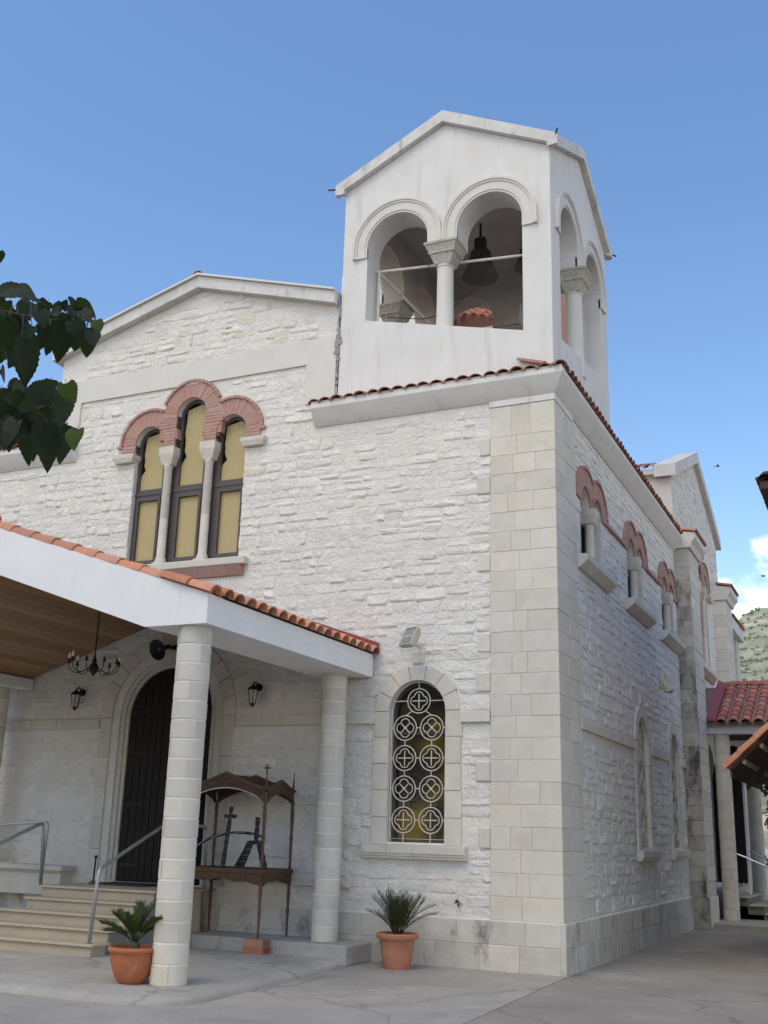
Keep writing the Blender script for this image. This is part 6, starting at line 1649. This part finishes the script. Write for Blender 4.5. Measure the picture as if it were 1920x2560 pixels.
for i, q in enumerate(LEAVES):
    p0, p1 = Vector(q[:3]), Vector(q[3:]); y = p1 - p0; L_ = y.length; y.normalize()
    nrm = (Vector((lr.gauss(0, .45), lr.gauss(0, .45), lr.gauss(0, .45))) + Vector((.75, -.75, -.15)).normalized())
    x = y.cross(nrm).normalized(); z = x.cross(y)
    sc_ = L_ * 1.03
    wd = min(1.35, max(.85, .112 / L_))
    mw = Matrix.Translation(p0) @ Matrix((x, y, z)).transposed().to_4x4() @ Matrix.Diagonal((sc_ * wd, sc_, sc_, 1))
    obj('leaf', lr.choice(LY if i in young else LM), None, MT, mw)
stuff(leaf_cloud(MT, 'crown', (-2.5, -13.2, 5.0), (1.5, 1.5, 1.2), 3000, .13, 'mulberry_leaf', 91))

# ================================================================== unseen trees added behind and beside the camera to block skylight and darken the porch
def add_blocker_tree(x, y, h, r, seed, label):
    t = thing('blocker_tree', (x, y, 0), label, 'tree', 'unseen trees added to block light')
    tr_ = random.Random(seed); b = MB(TOP); b.tube([(x, y, 0), (x + .1, y, h * .25), (x - .05, y + .1, h * .45)], [.24, .18, .14], 10)
    for k in range(5):
        a = k * 1.26 + tr_.uniform(-.3, .3); b.tube([(x - .04, y + .08, h * .42), (x + r * .35 * math.cos(a), y + r * .35 * math.sin(a), h * .6), (x + r * .7 * math.cos(a), y + r * .7 * math.sin(a), h * .78)], [.10, .06, .025], 7)
    b.build('trunk', 'bark', t, smooth=True)
    lr_ = random.Random(seed + 1); b = MB(TOP)
    for _ in range(2600):
        u = Vector((lr_.gauss(0, 1), lr_.gauss(0, 1), lr_.gauss(0, 1))).normalized() * (lr_.random() ** .4)
        p = Vector((x + u.x * r, y + u.y * r, h * .66 + u.z * h * .36)); d = Vector((lr_.gauss(0, 1), lr_.gauss(0, 1), lr_.gauss(0, .7))).normalized(); w = d.cross(Vector((lr_.gauss(0, 1), lr_.gauss(0, 1), lr_.gauss(0, 1)))).normalized(); L_ = lr_.uniform(.28, .5)
        b.f.append((b.p(*p), b.p(*(p + d * L_ * .5 + w * L_ * .34)), b.p(*(p + d * L_)), b.p(*(p + d * L_ * .5 - w * L_ * .34))))
    stuff(b.build('crown', 'shade_leaf', t))
for k, (x, y, h, r) in enumerate(((-15, -21, 7.0, 3.6), (-8.5, -23, 7.5, 3.8), (-1.5, -24, 7.2, 3.6), (6, -23.5, 7.8, 3.8), (-20, -14, 7.5, 3.6), (-20, -6, 7.0, 3.4))):
    add_blocker_tree(x, y, h, r, 300 + k * 7, 'unseen green tree added to darken the porch, ' + ('at the back left corner of the courtyard', 'second from the left behind the camera', 'straight behind the camera, towards the left', 'behind the camera on the right', 'on the left edge of the courtyard, nearer', 'on the left edge of the courtyard, beside the church')[k])

# ================================================================== swallows
def bird(loc, yaw, s_, label):
    b = MB(TOP)
    ca, sa = math.cos(yaw), math.sin(yaw)
    T = lambda u, v, w: (loc[0] + s_ * (u * ca - v * sa), loc[1] + s_ * (u * sa + v * ca), loc[2] + s_ * w)
    b.tube([T(-.10, 0, 0), T(-.05, 0, .005), T(.02, 0, .01), T(.08, 0, .012), T(.11, 0, .01)], [.004 * s_, .02 * s_, .03 * s_, .022 * s_, .004 * s_], 8)
    for k in (-1, 1):
        for (p_, q_, r_, t_) in (((.05, 0, .015), (-.02, 0, .015), (-.03, .10 * k, .05), (.03, .09 * k, .055)), ((.03, .09 * k, .055), (-.03, .10 * k, .05), (-.10, .20 * k, .03), (-.08, .2 * k, .032))):
            i = [b.p(*T(*p_)), b.p(*T(*q_)), b.p(*T(*r_)), b.p(*T(*t_))]; b.f.append(tuple(i))
        i = [b.p(*T(-.08, 0, .004)), b.p(*T(-.17, .035 * k, .004)), b.p(*T(-.10, .012 * k, .006))]; b.f.append(tuple(i))
    tag(b.build('swallow', 'bird_black'), label, 'bird', 'swallows in the sky')
bird((-.895, 25, 14.875), .6, .9, 'tiny dark swallow flying right of the transept gable')
bird((.415, 25, 10.655), -.7, .9, 'tiny dark swallow flying above the white cloud by the right edge')
